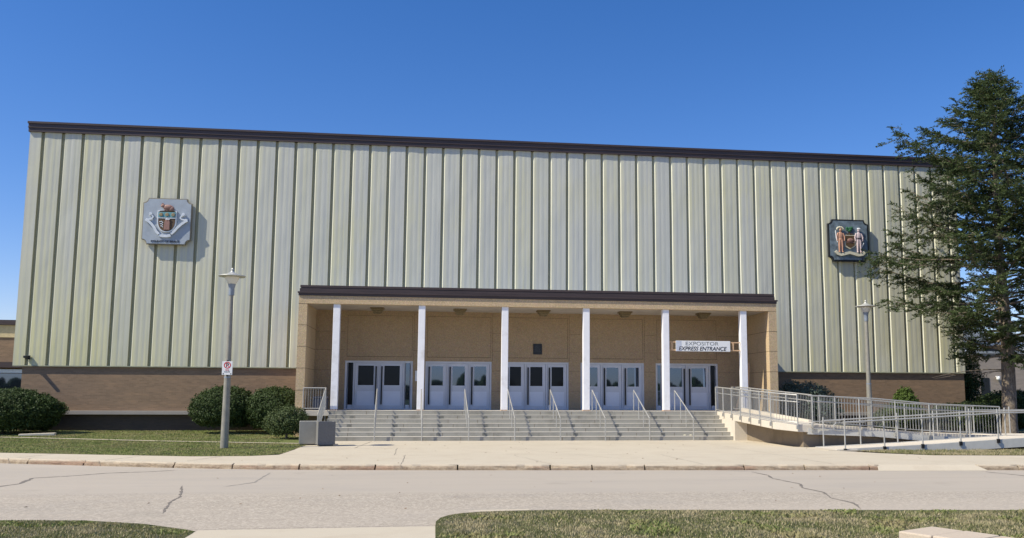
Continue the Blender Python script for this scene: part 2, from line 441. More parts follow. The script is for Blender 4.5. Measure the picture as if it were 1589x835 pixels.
def thing(name, label, cat, loc=(0, 0, 0), rz=0, group=None):
    o = bpy.data.objects.new(name, None); C.objects.link(o)
    o.location = loc; o.rotation_euler = (0, 0, rz); o.empty_display_size = .3
    return tag(o, label, cat, group)

def struct(o, kind='structure'):
    o['kind'] = kind; return o

def copy_tree(o, parent=None):
    c = o.copy(); C.objects.link(c); c.parent = parent
    for ch in [x for x in bpy.data.objects if x.parent == o]: copy_tree(ch, c)
    return c

def fastmesh(name, verts, faces, mat, parent=None, k=4):
    me = bpy.data.meshes.new(name)
    nf = len(faces)
    me.vertices.add(len(verts)); me.vertices.foreach_set('co', np.asarray(verts, np.float32).ravel())
    me.loops.add(nf*k); me.loops.foreach_set('vertex_index', np.asarray(faces, np.int32).ravel())
    me.polygons.add(nf); me.polygons.foreach_set('loop_start', np.arange(0, nf*k, k, dtype=np.int32))
    me.update(calc_edges=True)
    me.materials.append(M[mat])
    o = bpy.data.objects.new(name, me); C.objects.link(o)
    if parent: o.parent = parent
    return o

def text_mesh(name, s, x0, x1, z0, z1, y, mat, parent=None, shear=0, offset=0.0, depth=.004):
    cu = bpy.data.curves.new(name, 'FONT'); cu.body = s; cu.shear = shear; cu.offset = offset; cu.extrude = .01
    to = bpy.data.objects.new(name, cu); C.objects.link(to)
    bpy.context.view_layer.update()
    me = bpy.data.meshes.new_from_object(to.evaluated_get(bpy.context.evaluated_depsgraph_get()))
    bpy.data.objects.remove(to)
    co = np.empty(len(me.vertices)*3, np.float32); me.vertices.foreach_get('co', co); co = co.reshape(-1, 3)
    mn, mx = co.min(0), co.max(0)
    out = np.empty_like(co)
    out[:, 0] = x0 + (co[:, 0]-mn[0])/(mx[0]-mn[0])*(x1-x0)
    out[:, 2] = z0 + (co[:, 1]-mn[1])/(mx[1]-mn[1])*(z1-z0)
    out[:, 1] = y - (co[:, 2]-mn[2])/(mx[2]-mn[2]+1e-9)*depth
    me.vertices.foreach_set('co', out.ravel()); me.update()
    me.materials.clear(); me.materials.append(M[mat])
    o = bpy.data.objects.new(name, me); C.objects.link(o)
    if parent: o.parent = parent
    return o

# ------------------------------------------------------------------ ground
def sheet(name, pts, z, mat, sub=0, parent=None):
    mb = MB(); mb.v = [(x, y, z) for x, y in pts]; mb.f = [tuple(range(len(pts)))]
    return mb.build(name, mat, parent)

GZ = -.16
struct(sheet('ground', [(-900, -400), (900, -400), (900, 1200), (-900, 1200)], -.20, 'ground'))
ROADZ = -.13
kerb = [(-60, 4.5), (-40, -3.2), (-30, -7.8), (-20, -12.2), (-12.2, -15.25), (-9.3, -16.35), (-7, -17.2), (-4.6, -17.9), (-2, -18.25), (.4, -18.5), (5.5, -18.87), (11.9, -19.3)]
kerb2 = [(14.6, -19.52), (16, -19.65), (24, -20.3), (60, -23.5)]
near = [(-60, -24.5), (60, -30)]
rd = [(x, y+.05) for x, y in kerb+kerb2] + [(60, -33), (10, -29.5), (0, -29.5), (-60, -29.5)]
struct(sheet('road', rd, ROADZ, 'road'))
# kerb stones: blocks with chipped corners and open joints
def kerb_run(pts, mats_mb, drop_ends=None):
    L = [0]
    for a, b in zip(pts, pts[1:]): L.append(L[-1]+math.dist(a, b))
    def at(s):
        for i in range(len(pts)-1):
            if s <= L[i+1] or i == len(pts)-2:
                t = (s-L[i])/(L[i+1]-L[i]); a, b = pts[i], pts[i+1]
                p = (a[0]+(b[0]-a[0])*t, a[1]+(b[1]-a[1])*t); d = Vector((b[0]-a[0], b[1]-a[1])).normalized()
                return p, d
    s = 0
    while s < L[-1]-.05:
        ln = min(random.uniform(1.1, 2.9), L[-1]-s)
        n = max(2, int(ln/.22)); mb = mats_mb[0] if random.random() < .62 else mats_mb[1]
        b = len(mb.v); jw = .02
        for i in range(n+1):
            u = s+jw+(ln-2*jw)*i/n; p, d = at(u); nx, ny = d.y, -d.x      # towards the road
            e = .035 if i in (0, n) and random.random() < .6 else 0
            j = lambda a: random.uniform(-a, a)
            zt = .012
            ch = .05*max(0, mnoise.noise(Vector((p[0]*1.9, p[1]*1.9, 4)))-.12)*3
            prof = [(-.16, -.12), (-.16, zt), (-.045-abs(j(.03))-ch, zt+j(.004)), (-.008-e-ch+j(.012), -.022-e*.5-ch*.6+j(.012)), (.012+j(.016), -.075+j(.014)), (.02+j(.014), -.15)]
            for q, z in prof: mb.v.append((p[0]+nx*q, p[1]+ny*q, z))
        k = 6
        for i in range(n):
            for q in range(k-1): mb.f.append((b+i*k+q, b+i*k+q+1, b+(i+1)*k+q+1, b+(i+1)*k+q))
        mb.f.append(tuple(b+q for q in range(k))); mb.f.append(tuple(b+n*k+q for q in reversed(range(k))))
        s += ln
ka, kb = MB(), MB()
kerb_run([(x, y+.0) for x, y in kerb[2:]], (ka, kb)); kerb_run(kerb2, (ka, kb))
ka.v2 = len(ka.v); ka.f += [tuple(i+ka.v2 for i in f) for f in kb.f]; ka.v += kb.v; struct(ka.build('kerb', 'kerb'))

# pavement with the forecourt in front of the steps
pave_front = [(x, y+.14) for x, y in kerb] + [(12.0, -19.2), (14.5, -19.4)] + [(x, y+.14) for x, y in kerb2]
front = [(-60, 4.6), (-40, -3.0), (-30, -7.6), (-20, -12.0)] + [(-12.2, -15.1), (-9.3, -16.2), (-7, -17.05), (-4.6, -17.75), (-2, -18.1), (.4, -18.36), (5.5, -18.73), (11.9, -19.16), (14.6, -19.38), (16, -19.5), (24, -20.16), (60, -23.3)]
back = [(60, -19.6), (24, -16.5), (18.5, -16.0), (15.6, -15.7), (14.4, -14.6), (13.55, -13.4), (13.7, -11.9), (13.0, -11.0), (13.0, -6.3), (-4.5, -6.3), (-4.7, -8.3), (-4.75, -9.6), (-4.65, -11.6), (-4.72, -14.2), (-5.5, -14.7), (-7.1, -14.75), (-9.5, -14.0), (-13.3, -12.75), (-20, -9.6), (-30, -5.0), (-40, -.4), (-60, 7.2)]
struct(sheet('pavement', front+back, 0.0, 'plaza'))
# dropped kerb skirt between the two kerb runs
mb = MB(); mb.v = [(11.9, -19.16, 0.002), (14.6, -19.38, 0.002), (14.75, -19.75, -.126), (11.7, -19.6, -.126)]; mb.f = [(0, 1, 2, 3)]
struct(mb.build('dropped_kerb', 'plaza'))
# joints in the pavement
jm = MB()
def groove(a, b, wdt=.012, z=.003, mbx=jm, wob=0.0, n=10):
    a, b = Vector((*a, z)), Vector((*b, z)); d = (b-a); nrm = Vector((-d.y, d.x, 0)).normalized()
    bs = len(mbx.v)
    for i in range(n+1):
        t = i/n; off = (random.uniform(-wob, wob) if wob else 0); ww = wdt*random.uniform(.5, 1.3)/2
        p = a+d*t+nrm*off
        mbx.v.append(tuple(p+nrm*ww)); mbx.v.append(tuple(p-nrm*ww))
    for i in range(n): mbx.f.append((bs+2*i, bs+2*i+1, bs+2*i+3, bs+2*i+2))
groove((-4.6, -10.95), (2.0, -11.2), .02); groove((-4.7, -14.3), (13.0, -15.2), .014, wob=.01)
groove((-2.5, -6.7), (-2.75, -11.0), .03, wob=.02); groove((-1.3, -11.1), (-1.25, -14.5), .02, wob=.02)
for x in (-30, -26, -22, -18.2, -14.5, -11.4, -8.6, -6.2):
    yy = lambda x: -12.75+(x+13.3)*-.42 if x < -9.5 else -14.6
    groove((x, yy(x)+.02), (x-.55, yy(x)-2.0), .02, wob=.01)
groove((-.9, -14.6), (-.9, -18.4), .018, wob=.02); groove((2.4, -14.7), (3.1, -18.5), .012, wob=.05)
groove((3.2, -12.6), (5.4, -16.5), .01, wob=.06, n=14); groove((7.0, -14.9), (7.2, -18.8), .014, wob=.02)
groove((10.4, -8.0), (10.8, -19.0), .012, wob=.03, n=16); groove((-4.7, -8.2), (13, -8.9), .008, wob=.03, n=24)
struct(jm.build('pavement_joint', 'crack', fix=False))
# road cracks
NZ0 = -.094
def crack(name, pts, wdt, mat, z=ROADZ+.004):
    mb = MB(); P = []
    for a, b in zip(pts, pts[1:]):
        n = max(3, int(math.dist(a, b)/.12))
        for i in range(n):
            t = i/n; P.append((a[0]+(b[0]-a[0])*t, a[1]+(b[1]-a[1])*t))
    P.append(pts[-1]); ox = oy = 0
    for i, p in enumerate(P):
        ox = ox*.85+random.uniform(-.012, .012); oy = oy*.85+random.uniform(-.012, .012)
        ww = wdt*random.uniform(.25, 1.2)/2*(min(1, i/4+.15))*(min(1, (len(P)-1-i)/4+.15))
        q = P[min(i+1, len(P)-1)]; pr = P[max(i-1, 0)]; d = Vector((q[0]-pr[0], q[1]-pr[1])).normalized()
        mb.v.append((p[0]+ox-d.y*ww, p[1]+oy+d.x*ww, z)); mb.v.append((p[0]+ox+d.y*ww, p[1]+oy-d.x*ww, z))
    for i in range(len(P)-1): mb.f.append((2*i, 2*i+1, 2*i+3, 2*i+2))
    return struct(mb.build(name, mat, fix=False))
crack('road_crack', [(-9.3, -22.4), (-9.0, -21.2), (-9.3, -19.9), (-8.5, -19.3), (-8.1, -18.7), (-7.2, -18.4), (-6.6, -18.0)], .10, 'crack')
crack('road_crack', [(-5.4, -21.9), (-4.85, -24.0), (-4.75, -25.0), (-4.45, -26.4)], .06, 'crack')
crack('road_crack', [(-4.1, -18.9), (-4.0, -21.3), (-4.5, -22.3)], .05, 'crack_pale')
crack('road_crack', [(8.2, -19.6), (8.25, -20.6), (8.05, -21.4), (8.2, -22.6), (7.9, -23.5), (8.0, -24.3), (7.7, -25.3), (7.75, -26.1), (7.5, -26.9)], .075, 'crack')
crack('road_crack', [(14.4, -19.9), (14.7, -21.0), (14.8, -22.0), (15.4, -23)], .10, 'crack')
crack('road_crack', [(-60, -23.2), (-10, -23.9), (0, -24.1), (20, -25.3)], .012, 'crack_pale')

crack('road_crack', [(-3.6, -28.47), (-1.2, -28.42), (.03, -28.38)], .035, 'crack', NZ0)
# concrete path of the near verge
NZ = -.10
struct(sheet('footpath', [(-3.35, -28.5), (.02, -28.42), (.05, -46), (-3.2, -46)], NZ, 'plaza'))
lawnR = [(.02, -28.42), (.03, -27.95), (.10, -27.55), (.24, -27.25), (.48, -27.03), (.8, -26.9), (1.3, -26.83), (2, -26.8), (4.64, -27.05), (10, -27.55), (60, -32.5), (60, -46), (.05, -46)]
lawnL = [(-60, -24.9), (-12, -27.0), (-6.6, -27.2), (-5.3, -27.35), (-4.3, -27.8), (-3.55, -28.4), (-3.35, -28.6), (-3.2, -46), (-60, -46)]
struct(sheet('near_lawn', lawnR, NZ+.004, 'turf_near')); struct(sheet('near_lawn', lawnL, NZ+.004, 'turf_near'))
mb = MB()
for P in ([(.0, -28.44), (.03, -27.6), (.16, -27.1), (.7, -26.8), (2, -26.75), (4.64, -27.0)], ):
    pass
struct(sheet('verge_edging', [(.55, -26.9), (.7, -26.74), (1.6, -26.68), (1.6, -26.84), (.75, -26.9)], NZ+.010, 'plaza'))

# lawn between pavement and building, rising gently to the wall
def lawn_grid(name, outline_fn, x0, x1, nx, mat):
    mb = MB(); ny = 18
    for i in range(nx+1):
        x = x0+(x1-x0)*i/nx; ya, yb = outline_fn(x)
        for j in range(ny+1):
            y = ya+(yb-ya)*j/ny
            z = .006 + max(0, (y+6.5)/6.5)*.14 + .012*mnoise.noise(Vector((x*.7, y*.7, 0)))*min(1, j, ny-j+1)
            mb.v.append((x, y, z))
    for i in range(nx):
        for j in range(ny):
            a = i*(ny+1)+j; mb.f.append((a, a+ny+1, a+ny+2, a+1))
    return struct(mb.build(name, mat, fix=False, smooth=False))
def bk(x):
    P = [(-60, 7.2), (-40, -.4), (-30, -5.0), (-20, -9.6), (-13.3, -12.75), (-9.5, -14.0), (-7.1, -14.75), (-5.5, -14.7), (-4.72, -14.2), (-4.6, -9.4)]
    for a, b in zip(P, P[1:]):
        if x <= b[0]: return a[1]+(b[1]-a[1])*(x-a[0])/(b[0]-a[0])
    return P[-1][1]
pathline = lambda x: -8.35+(x+4.87)*-.345 if x > -17.3 else -4.1+(x+17.3)*-.1
lawn_grid('lawn', lambda x: (bk(x), max(pathline(x)-.12, bk(x)+.2)), -29, -4.7, 60, 'turf')
lawn_grid('back_lawn', lambda x: (pathline(x)+.12, max(.3, pathline(x)+.3)), -29, -4.5, 60, 'turf')
mb = MB()
for i in range(13):
    x = -29+(24.35)*i/12; y = pathline(x); z = .02+max(0, (y+6.5)/6.5)*.14
    mb.v += [(x, y-.15, z), (x, y+.15, z)]
for i in range(12): mb.f.append((2*i, 2*i+2, 2*i+3, 2*i+1))
struct(mb.build('garden_path', 'plaza', fix=False))
# bare garden soil near the steps and along the right wall
struct(sheet('right_garden', [(13.0, -11.0), (13.7, -11.9), (13.55, -13.4), (14.4, -14.6), (15.6, -15.7), (18.5, -16.0), (24, -16.5), (60, -19.6), (60, 3), (12.9, 3), (12.9, -6.3)], -.02, 'soil'))
struct(sheet('side_yard', [(27.2, -1), (60, -1), (60, 60), (27.2, 60)], .02, 'ground'))
struct(sheet('verge_grass_ground', [(14.2, -13.45), (14.6, -14.5), (15.6, -15.55), (18.5, -15.85), (24, -16.35), (60, -19.4), (60, -13.45)], .005, 'turf_near'))

def edgedist(P, poly):
    d = np.full(len(P), 9e9)
    for a, b in zip(poly, poly[1:]+poly[:1]):
        a = np.array(a); b = np.array(b); ab = b-a
        t = np.clip(((P-a)@ab)/(ab@ab), 0, 1); d = np.minimum(d, np.linalg.norm(P-(a+t[:, None]*ab), axis=1))
    return d
def blades(name, region, count, h, wd, mat, zfn, poly=None, lean=.5):
    (x0, x1, y0, y1), inside = region
    P = []
    while len(P) < count:
        k = count*2; xs = rng.uniform(x0, x1, k); ys = rng.uniform(y0, y1, k)
        for x, y in zip(xs, ys):
            if inside(x, y): P.append((x, y))
            if len(P) >= count: break
    P = np.array(P); n = len(P)
    z = np.array([zfn(x, y) for x, y in P])
    pat = np.array([mnoise.noise(Vector((x*1.7, y*1.7, 3))) for x, y in P])
    hh = h*rng.uniform(.45, 1.25, n)*(1+.7*pat); ww = wd*rng.uniform(.6, 1.4, n)
    if poly:
        ed = edgedist(P, poly); wob = np.array([mnoise.noise(Vector((x*6, y*6, 8))) for x, y in P])
        keep = (ed+.05*wob) > .02+.10*rng.uniform(0, 1, n)**2
        hh = hh*np.clip(.30+ed/.5, 0, 1); P, z, hh, ww = P[keep], z[keep], hh[keep], ww[keep]; n = len(P)
    an = rng.uniform(0, 2*np.pi, n); dx, dy = np.cos(an), np.sin(an)
    la = rng.uniform(0, 2*np.pi, n); ll = hh*lean*rng.uniform(.2, 1, n)
    V = np.empty((n, 3, 3)); V[:, 0] = np.c_[P[:, 0]-dx*ww/2, P[:, 1]-dy*ww/2, z-.004]
    V[:, 1] = np.c_[P[:, 0]+dx*ww/2, P[:, 1]+dy*ww/2, z-.004]
    V[:, 2] = np.c_[P[:, 0]+np.cos(la)*ll, P[:, 1]+np.sin(la)*ll, z+hh]
    o = fastmesh(name, V.reshape(-1, 3), np.arange(3*n).reshape(-1, 3), mat, k=3)
    return struct(o, 'stuff')
def inpoly(poly):
    def f(x, y):
        c = False; j = len(poly)-1
        for i in range(len(poly)):
            xi, yi = poly[i]; xj, yj = poly[j]
            if (yi > y) != (yj > y) and x < (xj-xi)*(y-yi)/(yj-yi)+xi: c = not c
            j = i
        return c
    return f
blades('grass', ((0, 12, -33, -26.7), inpoly(lawnR)), 105000, .036, .017, 'blade', lambda x, y: NZ+.004, lawnR, .9)
blades('grass', ((-9, -3.2, -31, -26.8), inpoly(lawnL)), 45000, .034, .017, 'blade', lambda x, y: NZ+.004, lawnL, .9)
blades('grass', ((0, 12, -32, -26.8), lambda x, y: inpoly(lawnR)(x, y) and mnoise.noise(Vector((x*1.1, y*1.1, 21))) > .22), 9000, .05, .05, 'lawnblade', lambda x, y: NZ+.004, lawnR, 1.6)
blades('grass', ((-9, -3.3, -30, -26.8), lambda x, y: inpoly(lawnL)(x, y) and mnoise.noise(Vector((x*1.1, y*1.1, 21))) > .25), 2500, .045, .05, 'lawnblade', lambda x, y: NZ+.004, lawnL, 1.6)
lz = lambda x, y: .006+max(0, (y+6.5)/6.5)*.14
blades('grass', ((-20, -4.6, -16, .2), lambda x, y: bk(x) < y < .2 and abs(y-pathline(x)) > .16 and not (x > -5.9 and y > -9.4 and y > pathline(x))), 60000, .035, .035, 'lawnblade', lz)
vg = [(14.2, -13.45), (14.6, -14.5), (15.6, -15.6), (18.5, -15.9), (24, -16.4), (27, -16.7), (27, -13.4)]
blades('grass', ((14, 27, -17, -13.4), inpoly(vg)), 26000, .06, .02, 'blade', lambda x, y: .004)

# ------------------------------------------------------------------ arena hall
WX0, WX1, CZ0, CZ1, RZ = -18.96, 27.05, 3.06, 13.95, 14.34
hall = thing('exhibition_hall', 'long pale green metal-clad hall on a brown brick base with a dark roof trim', 'building', (WX0, 0, 0))
hall.location = (0, 0, 0)
def profile():
    pts = [(WX0, 0.0)]; i = 0
    gx = GX0
    while gx < WX1-.1:
        pts += [(gx-.078, 0), (gx-.052, .09), (gx+.034, .09), (gx+.088, 0)]
        for a, y in ((.16, -.001), (.22, -.0035), (.30, -.002), (.37, .001), (.45, -.002), (.52, -.0015), (.60, .0012), (.68, -.0015), (.74, 0)):
            if gx+a < WX1-.02: pts.append((gx+a, y))
        gx += GS
    pts.append((WX1, 0)); return pts
pr = profile(); NZr = 26
mb = MB()
for j in range(NZr+1):
    z = CZ0+(CZ1-CZ0)*j/NZr
    for x, y in pr:
        wv = .015*mnoise.noise(Vector((x*.9, z*.42, 5)))+.006*mnoise.noise(Vector((x*2.6, z*1.1, 9)))
        mb.v.append((x, y+wv if y < .05 else y, z))
n = len(pr)
for j in range(NZr):
    for i in range(n-1): mb.f.append((j*n+i, j*n+i+1, (j+1)*n+i+1, (j+1)*n+i))
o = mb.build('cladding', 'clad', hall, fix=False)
mb = MB()
mb.box(WX0, WX1, -.004, .16, CZ0-.035, CZ0+.012)           # drip flashing at the foot of the sheets
mb.build('drip_flashing', plain('flashing', (.30, .31, .22), .5), hall)
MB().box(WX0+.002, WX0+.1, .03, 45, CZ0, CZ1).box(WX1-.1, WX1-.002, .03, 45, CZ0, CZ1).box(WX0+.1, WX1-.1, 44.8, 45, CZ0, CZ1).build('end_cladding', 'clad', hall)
MB().box(WX0+.38, WX1-.02, .10, .35, 1.05, CZ0-.03).box(WX0+.38, WX0+.6, .35, 45, -.2, CZ0).box(WX1-.25, WX1-.02, .35, 45, -.2, CZ0).build('brick_wall', 'brick', hall)
MB().box(WX0+.36, WX1-.0, .12, .34, -.2, .87).build('plinth', 'brick_shaded', hall)
MB().box(WX0+.3, WX1+.0, -.10, .36, .875, 1.045).build('ledge', mat_concrete('ledge_stone', (.34, .31, .28), (.22, .2, .18), 60, .5), hall, bevel=.01)
MB().box(WX0+.1, WX1-.1, .11, 44.8, CZ1-.06, CZ1-.01).build('roof', 'far_roof', hall)
mb = MB()
mb.prism([(WX0-.05, 13.88), (WX1+.05, 13.88), (WX1+.05, 14.06), (WX0-.05, 14.06)], -.085, .12)
mb.prism([(WX0-.07, 14.065), (WX1+.07, 14.065), (WX1+.07, 14.10), (WX0-.07, 14.10)], -.12, .12)
mb.prism([(WX0-.06, 14.105), (WX1+.06, 14.105), (WX1+.06, 14.26), (WX0-.06, 14.26)], -.095, .12)
mb.prism([(WX0-.09, 14.265), (WX1+.09, 14.265), (WX1+.09, 14.36), (WX0-.09, 14.36)], -.14, .3)
mb.box(WX0-.07, WX0+.12, .13, 45, 13.88, 14.35); mb.box(WX1-.12, WX1+.07, .13, 45, 13.88, 14.35)
mb.build('roof_trim', 'trim', hall)

# ------------------------------------------------------------------ portico
PY, YD, LZ, SZ = -4.02, -1.19, 1.15, 5.68
PX0, PX1 = -5.90, 15.33
port = thing('entrance_portico', 'wide flat-roofed tan pebbledash entrance porch with white columns and grey-blue doors', 'porch', (0, 0, 0))
MB().box(PX0, PX0+.36, PY, .0, -.1, SZ-.003).build('side_wall', 'pebble', port)
MB().box(PX1-.38, PX1, PY, PY+.6, -.1, SZ-.003).box(PX1-.38, PX1-.30, PY+.6, .0, -.1, SZ-.003).build('side_wall', 'pebble', port, fix=False)
MB().box(PX0, PX1, PY, PY+.34, SZ, 6.02).build('beam', 'pebble', port)
MB().box(PX0+.02, PX1-.36, PY+.34, 0, SZ+.001, 5.75).build('soffit', 'soffit', port)
# joints in the side walls
mb = MB()
for z in (2.0, 2.93, 3.85, 4.76):
    mb.box(PX0-.004, PX0+.364, PY-.004, PY+.02, z-.008, z+.008); mb.box(PX1-.384, PX1+.004, PY-.004, PY+.02, z-.008, z+.008)
    mb.box(PX0+.35, PX0+.364, PY+.02, YD, z-.008, z+.008); mb.box(PX1-.384, PX1-.37, PY+.02, YD, z-.008, z+.008)
mb.box(PX0-.004, PX0+.364, PY-.004, PY+.02, SZ-.015, SZ-.001); mb.box(PX1-.384, PX1+.004, PY-.004, PY+.02, SZ-.015, SZ-.001)
mb.build('wall_joint', 'joint', port)
# stepped roof trim
mb = MB()
def ring(x0, x1, y0, z0, z1): mb.box(x0, x1, y0, -3.6, z0, z1)
ring(PX0-.02, PX1+.02, PY-.035, 6.025, 6.12)
ring(PX0-.05, PX1+.05, PY-.075, 6.123, 6.19)
ring(PX0+.02, PX1-.06, PY-.005, 6.193, 6.33)
ring(PX0+.06, PX1-.10, PY+.03, 6.333, 6.37)
ring(PX0+.04, PX1-.08, PY+.0, 6.373, 6.47)
mb.build('canopy_trim', 'trim', port)
MB().box(PX0+.05, PX1-.37, -3.66, -.004, 5.753, 5.78).build('canopy_roof', 'far_roof', port)
# back wall with door openings
FC = [-2.64+3.64*k for k in range(5)]; FH = 1.535; DT = 3.37
mb = MB(); xs = [PX0+.36] + [v for c in FC for v in (c-FH, c+FH)] + [PX1-.38]
for i in range(0, len(xs), 2): mb.box(xs[i], xs[i+1], YD, YD+.3, LZ, SZ+.02)
for c in FC: mb.box(c-FH, c+FH, YD, YD+.3, DT, SZ+.02)
mb.build('entrance_wall', 'pebble_shaded', port)
mb = MB()
for c in FC:
    a, b, z0, z1, t = c-1.47, c+1.49, 3.55, 5.46, .014
    mb.box(a, b, YD-.006, YD+.01, z0, z0+t*1.5); mb.box(a, b, YD-.006, YD+.01, z1-t, z1)
    mb.box(a, a+t, YD-.006, YD+.01, z0+t*1.5, z1-t); mb.box(b-t, b, YD-.006, YD+.01, z0+t*1.5, z1-t)
for i in range(0, len(xs), 2):
    for z in (2.0, 2.94, 3.86, 4.7): mb.box(xs[i]+.02, xs[i+1]-.02, YD-.006, YD+.01, z-.006, z+.006)
    if 0 < i < 10:
        mb.box(xs[i]+.02, xs[i]+.032, YD-.006, YD+.01, 3.4, 5.6); 
mb.build('panel_joint', 'joint', port)
# columns
CX = [-4.3066+3.6187*k for k in range(6)]
colmb = MB().box(-.145, .145, -.145, .145, 0, SZ-LZ-.002)
base = MB().box(-.16, .16, -.16, .16, 0, .05)
c0 = None
for k, x in enumerate(CX):
    if c0 is None:
        c0 = colmb.build('column', 'colpaint', port, bevel=.012); c0.location = (x, PY+.195, LZ)
        b0 = base.build('base_plate', plain('rusty_base', (.42, .30, .22), .8, var=.3, scale=9), c0); oc = c0
    else:
        oc = c0.copy(); C.objects.link(oc); oc.parent = port; oc.location = (x, PY+.195, LZ)
        b = b0.copy(); C.objects.link(b); b.parent = oc
# ceiling fixtures
def fixture(x):
    mb = MB()
    for r, z0, z1 in ((.30, SZ-.06, SZ+.03), (.25, SZ-.13, SZ-.063), (.20, SZ-.22, SZ-.133), (.15, SZ-.26, SZ-.223)):
        mb.box(x-r, x+r, -2.55-r, -2.55+r, z0, z1)
    f = mb.build('ceiling_light', plain('fixture_brass', (.20, .155, .085), .6, .2, var=.3, scale=18), port, bevel=.02)
    m2 = MB()
    for a in range(-3, 4): m2.box(x+a*.07-.008, x+a*.07+.008, -2.86, -2.84, SZ-.055, SZ+.02)
    m2.build('grille', 'brown', f)
for x in (-2.69, .99, 4.79, 8.6, 12.35): fixture(x)

# doors
def leaf(x0, x1, handle_side, glass, frame, wide):
    d = MB(); zb, zt = LZ+.035, DT-.10; y = YD+.06
    gx0, gx1 = (x0+.20, x1-.16) if handle_side == 'L' else (x0+.16, x1-.20)
    if wide: gx0, gx1 = (x0+.20, x1-.15) if handle_side == 'L' else (x0+.15, x1-.20)
    gz0, gz1 = 2.25, 3.15
    d.box(x0+.012, gx0, y, y+.05, zb, zt); d.box(gx1, x1-.012, y, y+.05, zb, zt)
    d.box(gx0, gx1, y, y+.05, zb, gz0); d.box(gx0, gx1, y, y+.05, gz1, zt)
    o = d.build('door', 'doorpaint', frame)
    MB().box(gx0-.0, gx1+.0, y+.03, y+.04, gz0, gz1).build('pane', glass, o)
    mb = MB()                                    # glazing bead
    for a, b, c, e in ((gx0-.02, gx1+.02, gz0-.02, gz0), (gx0-.02, gx1+.02, gz1, gz1+.02), (gx0-.02, gx0, gz0, gz1), (gx1, gx1+.02, gz0, gz1)):
        mb.box(a, b, y-.012, y+.02, c, e)
    mb.build('glazing_bead', 'kick', o)
    MB().box(gx0-.03, gx1+.03, y-.007, y+.01, 1.33, 1.98).build('kick_plate', 'kick', o)
    hx = x0+.095 if handle_side == 'L' else x1-.095
    mb = MB().box(hx-.034, hx+.034, y-.07, y-.045, 1.38, 3.12)
    for z in (1.45, 1.98, 2.55, 3.05): mb.box(hx-.02, hx+.02, y-.045, y+.001, z-.025, z+.025)
    mb.build('handle', 'handle', o)
def slim(x0, x1, glass, frame):
    y = YD+.06
    o = MB().box(x0, x1, y+.02, y+.03, 1.36, 3.28).build('sidelight', glass, frame)
    MB().box(x0, x1, y, y+.05, LZ+.03, 1.36).build('sill_panel', 'doorpaint', o)
layouts = ['pair', 'triple', 'triple', 'triple', 'pair']
gl = ['glass_dark', 'glass_sky', 'glass_dark', 'glass_sky', 'glass_sky']
for k, c in enumerate(FC):
    a, b = c-FH, c+FH; y0 = YD+.03
    mb = MB().box(a, a+.085, y0, YD+.2, LZ, DT).box(b-.085, b, y0, YD+.2, LZ, DT).box(a+.085, b-.085, y0, YD+.2, DT-.09, DT)
    mb.box(a+.085, b-.085, y0+.01, YD+.2, LZ, LZ+.03)
    mb.box(a+.085, b-.085, YD+.19, YD+.2, LZ+.03, DT-.09)
    if layouts[k] == 'pair':
        for x in (a+.375, b-.44): mb.box(x, x+.065, y0+.005, YD+.2, LZ+.03, DT-.09)
        mb.box(c-.035, c+.035, y0+.01, YD+.2, LZ+.03, DT-.09)
    else:
        for x in (a+.98, a+1.99): mb.box(x, x+.07, y0+.005, YD+.2, LZ+.03, DT-.09)
    fr = mb.build('door_frame', 'doorpaint', port)
    if layouts[k] == 'pair':
        slim(a+.145, a+.355, gl[k], fr) if k == 0 else slim(a+.10, a+.24, gl[k], fr)
        slim(b-.32, b-.14, 'glass_sky' if k == 0 else 'glass_dark', fr)
        leaf(a+.44, c-.035, 'R', gl[k], fr, True); leaf(c+.035, b-.44, 'L', gl[k], fr, True)
    else:
        for q, (p, r) in enumerate(((a+.085, a+.98), (a+1.05, a+1.99), (a+2.06, b-.085))): leaf(p, r, 'L', gl[k], fr, False)

# things fixed to the portico
nb = MB().box(-.99, -.86, YD-.045, YD-.004, 2.45, 2.93).build('notice_box', 'white', bevel=.006)
tag(nb, 'small pale notice box on the tan wall between the two leftmost door sets', 'notice box')
pl = thing('memorial_plaque', 'dark bronze plaque on the tan wall above the middle doors', 'plaque', (4.69, YD, 3.98))
MB().box(-.21, .21, -.035, -.004, -.25, .25).build('plate', 'bronze', pl, bevel=.008)
mb = MB()
for i in range(7): mb.box(-.15+.03*(i % 2), .15-.03*(i % 3), -.039, -.034, .15-.045*i, .165-.045*i)
mb.build('raised_lines', plain('bronze_relief', (.07, .07, .07), .4, .5), pl)
# banner sign between the right-hand columns
sg = thing('entrance_sign', 'long white entrance sign on a timber frame between the two rightmost columns', 'sign', (11.87, -3.9, 4.05))
MB().box(10.62-11.87, 13.14-11.87, -.05, -.005, 3.815-4.05, 4.29-4.05).build('sign_panel', 'white', sg, bevel=.006)
mb = MB()
mb.box(-1.78, 1.75, .0, .04, .155, .205); mb.box(-1.78, 1.75, .0, .04, -.205, -.155)
for x in (-1.42, 1.42): mb.box(x-.035, x+.035, -.002, .038, -.15, .15)
mb.build('timber_frame', 'wood', sg)
text_mesh('lettering', 'EXPOSITOR', -.80, .72, .035, .195, -.0505, 'greyletter', sg, offset=-.004)
text_mesh('lettering', 'EXPRESS ENTRANCE', -1.12, 1.10, -.20, -.02, -.0505, 'black', sg, shear=.22, offset=.014)
bars = MB().box(-1.25, -1.0, -.054, -.0505, -.23, .23).build('faded_patch', plain('faded_blue', (.52, .56, .66), .5), sg)
